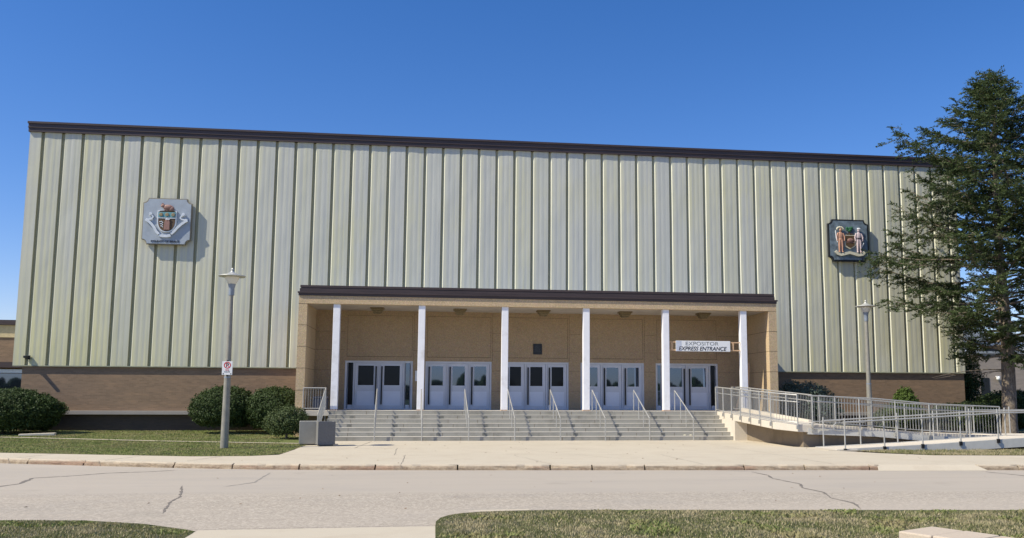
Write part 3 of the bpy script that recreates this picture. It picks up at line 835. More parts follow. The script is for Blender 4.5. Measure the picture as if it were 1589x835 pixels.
# timber planks leaning inside the porch
def plank(x0, y0, x1, y1, h, lab):
    mb = MB(); a, b = Vector((x0, y0, LZ)), Vector((x1, y1, LZ+h)); 
    w2 = Vector((.045, 0, 0)); t = Vector((0, .02, 0))
    mb.quadbox([a-w2-t, a+w2-t, a+w2+t, a-w2+t], [b-w2*.8-t, b+w2*.8-t, b+w2*.8+t, b-w2*.8+t])
    o = mb.build('timber_plank', 'wood'); tag(o, lab, 'plank', 'timber planks leaning in the porch'); return o
plank(13.95, -2.2, 14.62, -1.9, 1.9, 'slim timber plank leaning left of its taller neighbour inside the right end of the porch')
plank(14.45, -2.35, 14.72, -2.0, 2.25, 'tallest upright timber plank standing inside the right end of the porch')

# ------------------------------------------------------------------ steps
NR, RH, TR = 7, LZ/7, .36
SX0, SX1 = -4.45, 12.33
steps = thing('entrance_steps', 'wide flight of seven worn grey concrete steps up to the porch', 'steps', (0, 0, 0))
yb = -6.42
mb = MB(); nm = MB(); jn = MB()
yt = yb
for i in range(NR):
    y = yb+TR*i; z1 = RH*(i+1)
    y2 = y+TR if i < NR-1 else YD+.35
    mb.box(SX0, SX1, y+.004, 0 if i == 0 else -.01, RH*i-.1 if i == 0 else RH*i, z1-.012)
    nm.box(SX0-.002, SX1-.002, y-.001, (y+TR+.004) if i < NR-1 else YD+.03, z1-.013, z1)
    xj = SX0+random.uniform(.8, 1.6)
    while xj < SX1:
        jn.box(xj-.007, xj+.007, y+.001, y+.02, RH*i+.005, z1-.03); xj += random.uniform(1.2, 2.4)
pt = MB()
for k in range(9):
    for i, dx in ((1, .46), (3, .50), (5, .53)):
        if random.random() < .88:
            x = -4.25+1.853*k+dx+random.uniform(-.03, .03)+.13; y = yb+TR*i
            pt.box(x, x+random.uniform(.15, .21), y-.002+.002, y+.03, RH*i+.022, RH*i+.125)
pt.build('repair_patch', plain('dark_mortar', (.17, .17, .15), .9, var=.3, scale=40), steps)
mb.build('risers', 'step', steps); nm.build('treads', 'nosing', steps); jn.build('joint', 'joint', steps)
landing = thing('porch_landing', 'pale concrete landing slab at the left end of the steps', 'slab', (0, 0, 0))
MB().box(PX0+.005, SX0-.004, -4.32, YD-.01, .93, 1.16).build('slab', 'ramp', landing, bevel=.01)
MB().box(PX0+.2, SX0-.004, -3.9, YD, -.1, .925).build('footing', 'support', landing)
landR = MB().box(SX1+.002, PX1-.39, -4.2, YD-.01, .2, 1.148).build('porch_floor', 'ramp')
tag(landR, 'pale concrete floor slab behind the start of the ramp at the right of the porch', 'slab')

# stair handrails
def stair_rail(x, label):
    t = thing('stair_handrail', label, 'handrail', (x, -6.6, 0), 0, 'steel handrails up the entrance steps')
    T, B = Vector((-.10, 2.45, 2.06)), Vector((0, 0, .90))
    MB().tube([T+Vector((0, .0, 0)), B], .024).build('rail', 'steel_pale', t, smooth=True)
    for f in (0, .33, .62, 1.0):
        p = T+(B-T)*f; y = p.y-6.6
        if y >= yb+TR*6-.02: g = LZ
        elif y < yb: g = 0
        else: g = RH*(int((y-yb)/TR)+1)
        MB().tube([(p.x, p.y, p.z), (p.x, p.y, g)], .019 if f not in (1.0,) else .024).build('post', 'steel_pale', t, smooth=True)
    return t
ordn = ['first', 'second', 'third', 'fourth', 'fifth', 'sixth', 'seventh', 'eighth']
where = ['in front of the leftmost pair of doors', 'beside the second column from the left', 'in front of the second door set from the left',
         'beside the third column from the left', 'in front of the middle doors', 'beside the third column from the right',
         'in front of the second door set from the right', 'below the left end of the white entrance sign']
for k in range(8):
    stair_rail(-2.40+1.853*k if k else -2.40, 'slim steel stair handrail %s' % where[k])
lr = thing('stair_handrail', 'steel handrail with upright bars at the left edge of the steps behind the concrete planters', 'handrail', (-4.6, -6.2, 0), 0, 'steel handrails up the entrance steps')
T, B = Vector((-.02, 1.95, 2.10)), Vector((-.03, -.2, 1.02))
MB().tube([T, B], .024).tube([T-Vector((0, 0, .78)), B-Vector((0, 0, .78))], .018).build('rail', 'steel_pale', lr, smooth=True)
for f in (0, .5, 1):
    p = T+(B-T)*f; MB().tube([p, (p.x, p.y, .1)], .022).build('post', 'steel_pale', lr, smooth=True)
mb = MB()
for i in range(1, 16):
    p = T+(B-T)*(i/16); mb.tube([p, p-Vector((0, 0, .78))], .008, 5)
mb.build('pickets', 'steel', lr)
gd = thing('landing_guard', 'short steel guard rail with upright bars beside the left pillar of the porch', 'guard rail', (-5.1, -4.22, 1.16))
MB().tube([(-.44, 0, .93), (.48, 0, .93)], .026).tube([(-.44, 0, .08), (.48, 0, .08)], .018).build('rail', 'steel_pale', gd, smooth=True)
for x in (-.44, .48): MB().tube([(x, 0, 0), (x, 0, .93)], .022).build('post', 'steel_pale', gd, smooth=True)
mb = MB()
for i in range(1, 9): mb.tube([(-.44+.92*i/9, 0, .08), (-.44+.92*i/9, 0, .92)], .009, 5)
mb.build('pickets', 'steel', gd)
bx = thing('utility_box', 'low dark blue-grey box on the landing behind the short guard rail', 'box', (-4.95, -3.5, 1.16))
MB().box(-.28, .32, -.2, .25, 0, .5).build('body', plain('box_paint', (.07, .08, .11), .5), bx, bevel=.03)
MB().box(-.30, .34, -.22, .27, .505, .57).build('lid', plain('box_lid', (.10, .11, .15), .5), bx, bevel=.02)

# planters
def planter(x, y, rz, w, h, lab, colr):
    t = thing('concrete_planter', lab, 'planter', (x, y, 0), rz, 'square concrete planters')
    mb = MB(); a = w/2; ww = .06
    mb.box(-a, a, -a, -a+ww, .045, h).box(-a, a, a-ww, a, .045, h).box(-a, -a+ww, -a+ww, a-ww, .045, h).box(a-ww, a, -a+ww, a-ww, .045, h)
    mb.box(-a+ww, a-ww, -a+ww, a-ww, .045, .1)
    mb.build('shell', colr, t, fix=False, bevel=.012)
    MB().box(-a+.06, a-.06, -a+.06, a-.06, 0, .043).build('foot', 'crack', t)
    MB().box(-a+ww+.003, a-ww-.003, -a+ww+.003, a-ww-.003, .1, h-.07).build('soil', 'soil', t)
planter(-3.92, -9.55, R(15), .60, .86, 'darker square concrete planter, the right-hand and nearer of the two by the steps', plain('planter_dark', (.17, .165, .155), .85, var=.2, scale=30, bmp=.4, bscale=90))
planter(-4.62, -8.95, R(8), .62, .86, 'paler square concrete planter, left of and behind its darker neighbour', 'planter_a')

# ------------------------------------------------------------------ ramp
rampT = thing('access_ramp', 'switchback wheelchair ramp of pale concrete with steel railings at the right of the steps', 'ramp', (0, 0, 0))
def slab(name, top, th, mat, parent=rampT, bev=.015):
    mb = MB(); mb.quadbox([(x, y, z-th) for x, y, z in top], top); return mb.build(name, mat, parent, bevel=bev)
# counter-clockwise outlines
A = [(12.345, -4.21, 1.165), (12.42, -10.75, .885), (13.05, -11.4, .82), (14.4, -11.4, .77), (14.3, -9.8, .82), (13.65, -4.21, 1.165)]
slab('upper_deck', A, .27, 'ramp')
MB().quadbox([(13.5, -4.21, 1.17), (13.64, -4.21, 1.17), (14.28, -9.8, .83), (14.14, -9.8, .83)], [(13.5, -4.21, 1.30), (13.64, -4.21, 1.30), (14.28, -9.8, .93), (14.14, -9.8, .93)]).build('deck_kerb', 'ramp', rampT)
# cheek wall of the steps and support wall below the upper deck
MB().quadbox([(12.335, -6.62, -.05), (12.86, -6.62, -.05), (12.86, -4.22, -.05), (12.335, -4.22, -.05)], [(12.335, -6.62, .80), (12.86, -6.62, .80), (12.86, -4.22, .895), (12.335, -4.22, .895)]).build('cheek_wall', 'ramp', rampT)
MB().quadbox([(12.86, -6.6, -.3), (13.30, -11.2, -.3), (13.9, -11.2, -.3), (13.3, -4.25, -.3), (12.865, -4.25, -.3)],
             [(12.86, -6.6, .79), (13.30, -11.2, .56), (13.9, -11.2, .52), (13.3, -4.25, .885), (12.865, -4.25, .885)]).build('support_wall', 'support', rampT)
B1 = [(14.41, -11.4, .77), (15.4, -11.4, .72), (15.4, -9.8, .72), (14.31, -9.8, .82)]
beamB = plain('ramp_beam_paint', (.54, .53, .49), .6, var=.08, scale=3, dirt_or_shade=(.42, .42, .40))
def deck_run(pts, yn, yf, th, name, mat):
    mb = MB()
    for (xa, za), (xb, zb) in zip(pts, pts[1:]):
        mb.quadbox([(xa, yn, za-th), (xb, yn, zb-th), (xb, yf, zb-th), (xa, yf, za-th)], [(xa, yn, za), (xb, yn, zb), (xb, yf, zb), (xa, yf, za)])
    return mb.build(name, mat, rampT)
deck_run([(14.412, .77), (16.0, .69), (18.2, .50), (20.8, .40)], -11.36, -9.84, .10, 'lower_deck', 'ramp')
deck_run([(13.4, .685), (16.0, .595), (18.2, .41), (20.8, .30)], -11.41, -11.30, .22, 'edge_beam', beamB)
deck_run([(14.5, .665), (16.0, .595), (18.2, .41), (20.8, .30)], -9.9, -9.79, .22, 'edge_beam', beamB)
MB().box(20.805, 25.4, -13.25, -9.8, .27, .415).build('turning_platform', 'ramp', rampT, bevel=.01)
MB().box(20.805, 25.4, -13.33, -13.26, .10, .40).build('edge_beam', beamB, rampT)
pc = [(13.55, .02), (16.7, .17), (19.5, .34), (20.80, .41)]
deck_run(pc, -13.28, -11.72, .10, 'front_deck', 'ramp')
deck_run([(x, z+.02) for x, z in pc], -13.34, -13.285, .30, 'edge_beam', beamB)
deck_run([(x, z+.02) for x, z in pc], -11.715, -11.65, .24, 'edge_beam', beamB)
MB().quadbox([(13.2, -13.45, -.05), (14.3, -13.45, -.05), (14.0, -11.6, -.05), (13.3, -11.6, -.05)], [(13.2, -13.45, .012), (14.3, -13.45, .03), (14.0, -11.6, .03), (13.3, -11.6, .012)]).build('ramp_foot', 'plaza', rampT)
mb = MB()
for x in (16.2, 18.3, 20.9, 23.4):
    for y in (-11.0, -10.0): mb.box(x-.09, x+.09, y-.09, y+.09, -.25, .5 if x < 18 else .28)
for x in (19.6, 21.6, 24.5):
    for y in (-12.9, -11.9): mb.box(x-.09, x+.09, y-.09, y+.09, -.25, .25)
mb.build('pier', 'support', rampT)

MB().quadbox([(13.91, -11.16, -.3), (20.8, -11.16, -.3), (20.8, -10.98, -.3), (13.91, -10.98, -.3)], [(13.91, -11.16, .54), (18.2, -11.16, .30), (18.2, -10.98, .30), (13.91, -10.98, .54)]).build('support_wall', 'support', rampT)

def interp(path, s):
    L = [0]
    for a, b in zip(path, path[1:]): L.append(L[-1]+(Vector(b)-Vector(a)).length)
    s = s*L[-1]
    for i in range(len(path)-1):
        if s <= L[i+1]+1e-6:
            t = (s-L[i])/(L[i+1]-L[i]); return Vector(path[i])+(Vector(path[i+1])-Vector(path[i]))*t
    return Vector(path[-1])
def railing(path, posts, h, pickets, label, grab=None, extend=0., double=False, drop=.0):
    up = Vector((0, 0, 1)); path = [Vector(p) for p in path]
    rp = [p+up*h for p in path]
    if extend: rp = rp+[rp[-1]+(rp[-1]-rp[-2]).normalized()*extend]
    r = MB().tube(rp, .024) if pickets else MB()
    if pickets: r.tube([p+up*.07 for p in path], .014, 6)
    o = r.build('railing', 'steel_pale', rampT, smooth=True) if pickets else None
    if grab is not None:
        dirn = (path[-1]-path[0]); nrm = Vector((-dirn.y, dirn.x, 0)).normalized()
        g = MB()
        offs = (.09, -.09) if double else (.09,)
        for off in offs:
            gp = [p+up*grab+nrm*off for p in path]
            g.tube(gp, .021)
            for s in posts:
                p = interp(path, s); g.tube([p+up*(grab-.10), p+up*(grab-.07)+nrm*off*.8, p+up*(grab)+nrm*off], .007, 5)
        if o is None: o = g.build('railing', 'steel_pale', rampT, smooth=True)
        else: g.build('grab_rail', 'steel_pale', o, smooth=True)
    if label: o['label'] = label
    for s in posts:
        p = interp(path, s)
        ph = h if pickets else h
        MB().tube([p-up*drop, p+up*ph], .026).build('post', 'steel_pale', o, smooth=True)
        if drop: MB().box(p.x-.045, p.x+.045, p.y-.03, p.y+.045, p.z-drop-.01, p.z-drop+.13).build('bracket', 'handle' if not pickets else 'steel', o)
    if pickets:
        L = sum((b-a).length for a, b in zip(path, path[1:])); n = int(L/.115); k = MB()
        for i in range(1, n):
            p = interp(path, i/n); k.tube([p+up*.07, p+up*(h-.005)], .0075, 5)
        k.build('pickets', 'steel', o)
    return o
# near (left-hand) side of the upper deck
railing([(12.30, -4.3, 1.16), (12.37, -10.75, .89), (13.0, -11.44, .82)], [0, .13, .27, .41, .55, .69, .84, 1.0], 1.06, True, 'railing along the left edge of the upper deck beside the steps', .80, drop=.16)
railing([(13.48, -3.0, 1.19), (13.60, -4.3, 1.17), (14.30, -9.8, .84)], [0.0, .28, .5, .72, 1.0], 1.04, True, 'railing along the right edge of the upper deck', .80)
railing([(13.42, -11.45, .79), (16.0, -11.45, .69), (18.2, -11.45, .50), (20.9, -11.45, .40)], [.02, .26, .447, .625, .82, 1.0], 1.07, True, 'near railing of the rear sloping run', .86, drop=.22)
railing([(14.6, -9.76, .79), (16.0, -9.76, .69), (18.2, -9.76, .50), (20.95, -9.76, .40)], [0, .10, .335, .55, .76, 1.0], 1.07, True, 'far railing of the rear sloping run', .86)
# front run: posts and grab rails only
railing([(13.84, -13.37, .04), (16.7, -13.37, .19), (19.5, -13.37, .36), (22.5, -13.37, .43), (25.3, -13.37, .43)], [0, .124, .246, .369, .492, .62, .745, .87, 1.0], 1.06, False, 'front railing of the lowest run with bare posts and double grab rails', .92, double=True, drop=.10)
railing([(13.88, -11.62, .04), (16.7, -11.62, .19), (19.5, -11.62, .36), (21.9, -11.62, .42)], [0, .176, .354, .53, .708, .885, 1.0], 1.05, False, 'rear railing of the lowest run with bare posts', .92, double=True)
railing([(25.3, -13.2, .42), (25.3, -9.9, .42)], [0, .5, 1], 1.06, False, None, .92)
railing([(20.95, -9.76, .40), (25.3, -9.76, .42)], [.35, .65, 1], 1.06, False, None, .92)
# curved rail ends at the foot of the ramp
mb = MB()
for y in (-13.28, -11.53):
    pts = [(14.6, y, .95), (13.75, y, .93)] + [(13.62+.13*math.cos(a)-.0, y, .80+.13*math.sin(a)) for a in [R(90+20*i) for i in range(10)]] + [(14.2, y, .67)]
    mb.tube(pts, .02, 6)
mb.build('rail_return', 'steel_pale', rampT, smooth=True)

# ------------------------------------------------------------------ street lamps
def street_lamp(x, y, lab, z=0):
    t = thing('street_lamp', lab, 'street lamp', (x, y, z), 0, 'mushroom-head street lamps')
    MB().lathe([(.135, 0), (.127, .8), (.108, 2.4)], n=20).build('base_section', 'lamp_pole', t, smooth=True)
    MB().lathe([(.112, 2.37), (.112, 2.42)], n=20).build('joint_ring', 'lamp_collar', t, smooth=True)
    MB().lathe([(.100, 2.42), (.088, 4.0), (.075, 5.22)], n=20).build('pole', 'lamp_pole', t, smooth=True)
    MB().lathe([(.09, 5.2), (.095, 5.24), (.095, 5.45), (.13, 5.60)], n=20).build('collar', 'lamp_collar', t, smooth=True)
    MB().lathe([(.13, 5.60), (.16, 5.64), (.20, 5.72), (.23, 5.80), (.235, 5.84)], n=24).build('globe', 'globe', t, smooth=True)
    MB().lathe([(.235, 5.845), (.44, 5.85), (.455, 5.865), (.44, 5.885), (.22, 5.93), (.10, 5.99), (.055, 6.03), (.05, 6.06), (.02, 6.065)], n=32).build('shade', 'lamp_cap', t, smooth=True)
    MB().lathe([(.018, 6.06), (.045, 6.09), (.045, 6.12), (.015, 6.16)], n=12).build('finial', 'lamp_cap', t, smooth=True)
    return t
street_lamp(-7.08, -10.97, 'grey mushroom-head street lamp on the left lawn, carrying a no-parking sign')
street_lamp(19.14, -5.0, 'pale street lamp with a mushroom head behind the ramp railing, beside the tall conifer', .0)
npk = thing('no_parking_sign', 'small white no-parking sign with a red ring strapped to the left street lamp', 'sign', (-7.06, -11.13, 2.70), R(-1))
MB().box(-.17, .17, -.02, -.005, -.23, .23).build('sign_plate', 'white', npk, bevel=.004)
def annulus(r0, r1, cz, y0, y1, n=40):
    mb = MB()
    for k in range(n):
        t = 2*math.pi*k/n
        for r in (r0, r1):
            for y in (y0, y1): mb.v.append((r*math.cos(t), y, cz+r*math.sin(t)))
    for k in range(n):
        a, b = 4*k, 4*((k+1) % n)
        mb.f += [(a, b, b+2, a+2), (a+1, a+3, b+3, b+1), (a, a+1, b+1, b), (a+2, b+2, b+3, a+3)]
    return mb
mb = annulus(.085, .115, .10, -.024, -.0195)
mb.quadbox([(-.085, -.0245, .175), (-.068, -.0245, .19), (-.068, -.0198, .19), (-.085, -.0198, .175)], [(.068, -.0245, .01), (.085, -.0245, .025), (.085, -.0198, .025), (.068, -.0198, .01)])
mb.build('prohibition_ring', 'red', npk)
text_mesh('letter', 'P', -.04, .05, .035, .165, -.0198, 'black', npk, offset=.02, depth=.003)
text_mesh('lettering', 'FIRE', -.06, .06, -.085, -.045, -.0203, 'red', npk, offset=.01, depth=.003)
text_mesh('lettering', 'ROUTE', -.09, .09, -.15, -.10, -.0203, 'greyletter', npk, offset=.01, depth=.003)
mb = MB()
mb.prism([(-.15, -.19), (-.11, -.165), (-.11, -.215)], -.0235, -.0205).prism([(.15, -.19), (.11, -.215), (.11, -.165)], -.0235, -.0205)
mb.build('arrow', 'black', npk)
MB().box(-.03, .03, -.004, .03, -.28, .26).build('bracket', 'handle', npk)

# ------------------------------------------------------------------ crests
def plaque_outline(h, r, n=6):
    pts = []
    for cx, cz, a0 in ((h, h, 270), (-h, h, 0), (-h, -h, 90), (h, -h, 180)):
        for i in range(n+1):
            a = R(a0-90*i/n) if False else R(a0 - 90*i/n)
            pts.append((cx+r*math.cos(a), cz+r*math.sin(a)))
    # concave corners, walked anticlockwise
    out = []
    for (cx, cz, a0, a1) in ((h, h, 270, 180), (-h, h, 0, -90), (-h, -h, 90, 0), (h, -h, 180, 90)):
        for i in range(n+1):
            a = R(a0+(a1-a0)*i/n); out.append((cx+r*math.cos(a), cz+r*math.sin(a)))
    return out
def ribbon(pts, wd, y0, y1, mb):
    P = [Vector((x, 0, z)) for x, z in pts]; b = len(mb.v)
    for i, p in enumerate(P):
        d = (P[min(i+1, len(P)-1)]-P[max(i-1, 0)]).normalized(); nrm = Vector((-d.z, 0, d.x))*(wd/2)
        for q, y in ((nrm, y0), (-nrm, y0), (-nrm, y1), (nrm, y1)): mb.v.append((p.x+q.x, y, p.z+q.z))
    for i in range(len(P)-1):
        for k in range(4):
            mb.f.append((b+4*i+k, b+4*i+(k+1) % 4, b+4*i+4+(k+1) % 4, b+4*i+4+k))
    mb.f.append((b, b+1, b+2, b+3)); e = b+4*(len(P)-1); mb.f.append((e+3, e+2, e+1, e))
    return mb
def circ(cx, cz, r, n=16): return [(cx+r*math.cos(2*math.pi*i/n), cz+r*math.sin(2*math.pi*i/n)) for i in range(n)]
def shield(cx, cz, w, h, n=8):
    pts = [(cx-w/2, cz+h/2), (cx-w/2, cz+h*.02)]
    for i in range(1, n): t = i/n; pts.append((cx-w/2*math.cos(t*math.pi/2)**.8, cz+h*.02-(h*.52)*math.sin(t*math.pi/2)))
    pts.append((cx, cz-h/2))
    return pts + [(2*cx-x, z) for x, z in reversed(pts[:-1])]

# left crest (pale blue-grey plaque)
cl = thing('county_crest', 'pale blue-grey crest plaque with shield and silver ribbon, high on the left wall', 'crest', (-12.61, -.085, 9.79))
ol = plaque_outline(1.09, .22)
MB().prism(ol, -.16, 0).build('backing', 'crest_edge', cl)
MB().prism([(x*.965, z*.965) for x, z in ol], -.175, -.161).build('field', 'crest_blue', cl)
MB().box(-.6, .6, .002, .09, -.6, .6).build('mounting', 'bronze', cl)
cl.scale = (1, .86, 1)
sh = shield(.02, -.02, .86, 1.02)
MB().prism(sh, -.27, -.176).build('shield_rim', 'silver', cl, bevel=.01)
inn = shield(.02, -.015, .76, .92)
MB().prism(inn, -.281, -.271).build('shield_field', 'brown', cl)
mb = MB().box(-.365, .405, -.295, -.282, .17, .42); mb.build('chief_band', 'teal', cl)
mb = MB()
for x in (-.24, .03, .30): mb.prism(circ(x, .30, .085), -.325, -.296)
mb.build('roundels', 'ochre', cl, bevel=.015)
MB().box(-.37, .41, -.300, -.283, .12, .155).build('divider', 'silver', cl)
mb = MB().prism([(-.08, -.42), (.17, -.42), (.17, -.05), (.13, .06), (-.0, .06), (-.06, -.05), (-.08, -.2)], -.33, -.285)
mb.blob((.05, -.31, .03), (.09, .03, .07)); mb.build('castle_figure', 'pinkred', cl, bevel=.01)
mb = MB().prism([(-.02, .05), (.14, .05), (.18, .10), (.10, .09), (.02, .12), (-.04, .09)], -.335, -.286)
for i in range(3): ribbon([(-.30+.03*i, -.05-.1*i), (-.20, -.02-.1*i), (-.13, -.10-.1*i)], .035, -.31, -.285, mb)
mb.build('silver_charges', 'silver', cl)
# animal on the wreath
mb = MB()
mb.blob((.03, -.24, .66), (.24, .06, .12)).blob((.20, -.24, .60), (.12, .05, .11)).blob((-.19, -.25, .72), (.10, .05, .07))
mb.prism([(-.28, .76), (-.20, .86), (-.12, .78), (-.18, .68)], -.27, -.21)
for x in (-.10, .0, .12, .22): mb.box(x-.025, x+.025, -.26, -.22, .47, .60)
mb.build('crest_beast', 'pinkred', cl, smooth=True)
MB().prism([(-.34, .43), (.36, .43), (.40, .47), (.25, .50), (-.1, .49), (-.30, .48)], -.27, -.20).build('wreath', 'brown', cl)
mb = MB()
ribbon([(-.92, .06), (-.80, -.02), (-.66, -.14), (-.52, -.32), (-.42, -.50), (-.30, -.62)], .115, -.28, -.20, mb)
ribbon([(-.30, -.66), (-.12, -.70), (.06, -.70), (.22, -.66)], .13, -.26, -.18, mb)
ribbon([(.24, -.60), (.38, -.46), (.52, -.28), (.68, -.12), (.84, .0), (.94, .06)], .115, -.28, -.20, mb)
ribbon([(-.92, .08), (-.78, .06), (-.66, .10), (-.60, .20), (-.68, .30), (-.78, .28)], .07, -.25, -.20, mb)
ribbon([(.94, .08), (.80, .08), (.68, .10), (.60, .16), (.66, .26), (.78, .32), (.82, .26)], .07, -.25, -.20, mb)
mb.prism(circ(-.72, .34, .07), -.26, -.2).prism(circ(.74, .34, .07), -.26, -.2)
mb.build('ribbon', 'silver', cl)
text_mesh('lettering', 'COUNTY OF BRANT', -.66, .62, -.99, -.90, -.1755, 'black', cl, offset=.01, depth=.02)

# right crest (dark weathered plaque with two figures)
cr = thing('city_crest', 'dark weathered crest plaque with two standing figures, high on the right wall', 'crest', (20.85, -.085, 9.78))
MB().prism(ol, -.16, 0).build('backing', 'crest_black', cr)
MB().prism([(x*.93, z*.93) for x, z in ol], -.175, -.161).build('field', 'crest_slate', cr)
MB().box(-.6, .6, .002, .09, -.6, .6).build('mounting', 'bronze', cr)
cr.scale = (1.0, .86, 1.0)
s2 = [(-.25, .28), (-.25, -.28), (-.12, -.38), (.04, -.45), (.20, -.38), (.33, -.28), (.33, .28)]
MB().prism(s2, -.25, -.176).build('shield_rim', 'cream', cr)
MB().prism([(-.20, .24), (-.20, -.26), (-.08, -.34), (.04, -.40), (.16, -.34), (.28, -.26), (.28, .24)], -.262, -.251).build('shield_field', 'brown', cr)
mb = MB().blob((.06, -.27, -.0), (.17, .04, .10)); mb.box(-.19, .27, -.275, -.263, -.12, -.08)
mb.build('charges', 'pinkred', cr)
mb = MB()
for i in range(16):
    a = random.uniform(0, 6.28); r = random.uniform(0, .16); mb.blob((.04+r*1.15*math.cos(a), -.23+random.uniform(-.03, .03), .57+r*.8*math.sin(a)), (.07, .04, .06), 7, 5)
mb.build('green_tree', 'crest_green', cr)
MB().tube([(.04, -.22, .33), (.04, -.22, .50)], .035).box(-.12, .2, -.26, -.2, .30, .35).build('tree_trunk', 'brown', cr)
def figure(x, mbb, s=1, arm=1):
    # a relief figure: torso, legs, arms and head merged in one body
    mbb.blob((x, -.25, .22), (.15, .065, .22), 12, 8); mbb.blob((x, -.25, .02), (.13, .065, .16), 12, 8)
    mbb.blob((x, -.26, .52), (.075, .06, .09), 12, 8); mbb.tube([(x, -.25, .40), (x, -.25, .48)], .04)
    for sgn in (-1, 1):
        mbb.tube([(x+sgn*.06, -.25, .0), (x+sgn*.075, -.26, -.28), (x+sgn*.08, -.25, -.58)], [.085, .06, .04], 10)
        mbb.blob((x+sgn*.09, -.27, -.61), (.06, .06, .03))
        mbb.tube([(x+sgn*.13, -.25, .36), (x+sgn*.21, -.26, .16), (x+sgn*.19*arm, -.28, -.04)], [.05, .042, .03], 8)
mb = MB(); figure(-.46, mb); mb.build('left_figure', 'flesh', cr, smooth=True)
mb = MB(); figure(.52, mb); mb.build('right_figure', 'pale_pink', cr, smooth=True)
mb = MB()
for i in range(9):
    a = R(200-28*i+10); mb.blob((-.48+.14*math.cos(a)*1.2, -.27, .56+.11*abs(math.sin(a))), (.05, .04, .05), 7, 5)
mb.build('headdress', 'cream', cr)
MB().tube([(-.72, -.25, .50), (-.70, -.26, .1), (-.64, -.26, -.12)], .024).build('bow', 'white', cr)
mb = MB().blob((.53, -.27, .60), (.11, .06, .055)); mb.tube([(.78, -.26, -.12), (.60, -.28, -.45)], .018); mb.build('white_cap', 'white', cr)
mb = MB().box(.39, .65, -.325, -.3, .08, .12); mb.build('belt', 'black', cr)
mb = MB()
ribbon([(-.76, -.58), (-.66, -.70), (-.46, -.76), (-.24, -.70), (0, -.64), (.24, -.70), (.46, -.76), (.68, -.72), (.80, -.60)], .14, -.29, -.2, mb)
mb.build('ribbon', 'cream', cr)
text_mesh('lettering', 'CITY OF BRANTFORD', -.62, .66, -.99, -.90, -.1755, 'crest_blue', cr, offset=.005, depth=.01)

# small wall fittings
fl = thing('wall_bracket', 'small dark bracket sticking out at the bottom left corner of the cladding', 'bracket', (-18.30, -.02, 3.42))
MB().box(-.09, .09, -.10, .0, -.09, .09).build('back_plate', 'bronze', fl, bevel=.01)
MB().quadbox([(-.08, -.34, -.02), (.05, -.34, -.02), (.06, -.1, -.07), (-.06, -.1, -.07)], [(-.08, -.34, .07), (.05, -.34, .07), (.06, -.1, .06), (-.06, -.1, .06)]).build('hood', 'bronze', fl, bevel=.01)

# ------------------------------------------------------------------ neighbouring buildings
lb = thing('left_annex', 'low brown brick annex with a cream band beyond the left end of the hall', 'building', (-40, 12, 0))
LX0, LX1 = -20.0, 16.5     # local
MB().box(LX0, LX1, .05, 20, 3.35, 5.02).box(LX0, LX1, .3, 20, -.2, 3.32).build('wall', 'brick', lb)
MB().box(LX0, LX1, .0, 20, 5.03, 5.75).build('cream_band', 'cream_band', lb)
MB().box(LX0-.1, LX1+.1, -.15, 20.1, 5.76, 6.04).box(LX0, LX1, -.25, .0, 3.28, 3.6).build('roof_trim', 'trim', lb)
MB().box(LX0+.2, LX1-.2, -.05, .04, 2.98, 3.18).build('window_head', plain('pale_metal', (.6, .66, .72), .3), lb)
for k in range(6):
    w_ = MB().box(LX1-.4-2.2*(k+1)+.1, LX1-.4-2.2*k, .2, .29, 1.0, 2.95).build('window', 'glass_sky', lb)
    MB().box(LX1-.4-2.2*(k+1), LX1-.4-2.2*(k+1)+.09, .15, .29, 1.0, 2.95).build('mullion', 'trim', w_)
sd = thing('security_dome', 'white dome light on the brick annex just left of the hall corner', 'light', (-23.9, 11.9, 4.62))
MB().blob((0, -.2, 0), (.32, .28, .42), 14, 10).build('dome', 'white', sd, smooth=True)
MB().box(-.1, .1, -.1, .15, -.1, .2).build('mount', 'handle', sd)

rb = thing('right_annex', 'low beige block building behind the tall conifer at the right edge', 'building', (44, 25, 0))
MB().box(0, 34, 0, 25, -.2, 5.4).build('wall', 'beige_block', rb)
MB().box(-.1, 34.1, -.1, 25.1, 5.41, 5.6).build('roof_edge', 'far_roof', rb)
MB().box(.6, 1.35, -.03, .02, 1.9, 3.4).build('door', 'bronze', rb)
rb2 = thing('white_roof_block', 'white and grey upper storey building standing behind the beige annex on the right', 'building', (44, 40, 0))
MB().box(2, 50, 0, 20, 0, 7.6).build('wall', plain('white_metal_wall', (.62, .64, .66), .6), rb2)
MB().box(1.8, 50.2, -.2, 20.2, 7.61, 8.3).build('roof_trim', 'far_roof', rb2)
for k in range(5): MB().box(5+6*k, 8+6*k, -.04, .02, 5.9, 7.0).build('window', 'glass_dark', rb2)
sc = thing('security_camera', 'white dome security camera on the beige annex wall left of the conifer trunk', 'camera', (46.0, 24.9, 3.35))
MB().blob((0, -.15, 0), (.16, .16, .18), 12, 8).build('dome', 'white', sc, smooth=True)
MB().box(-.14, .14, -.2, .0, .12, .2).build('mount', 'white', sc)

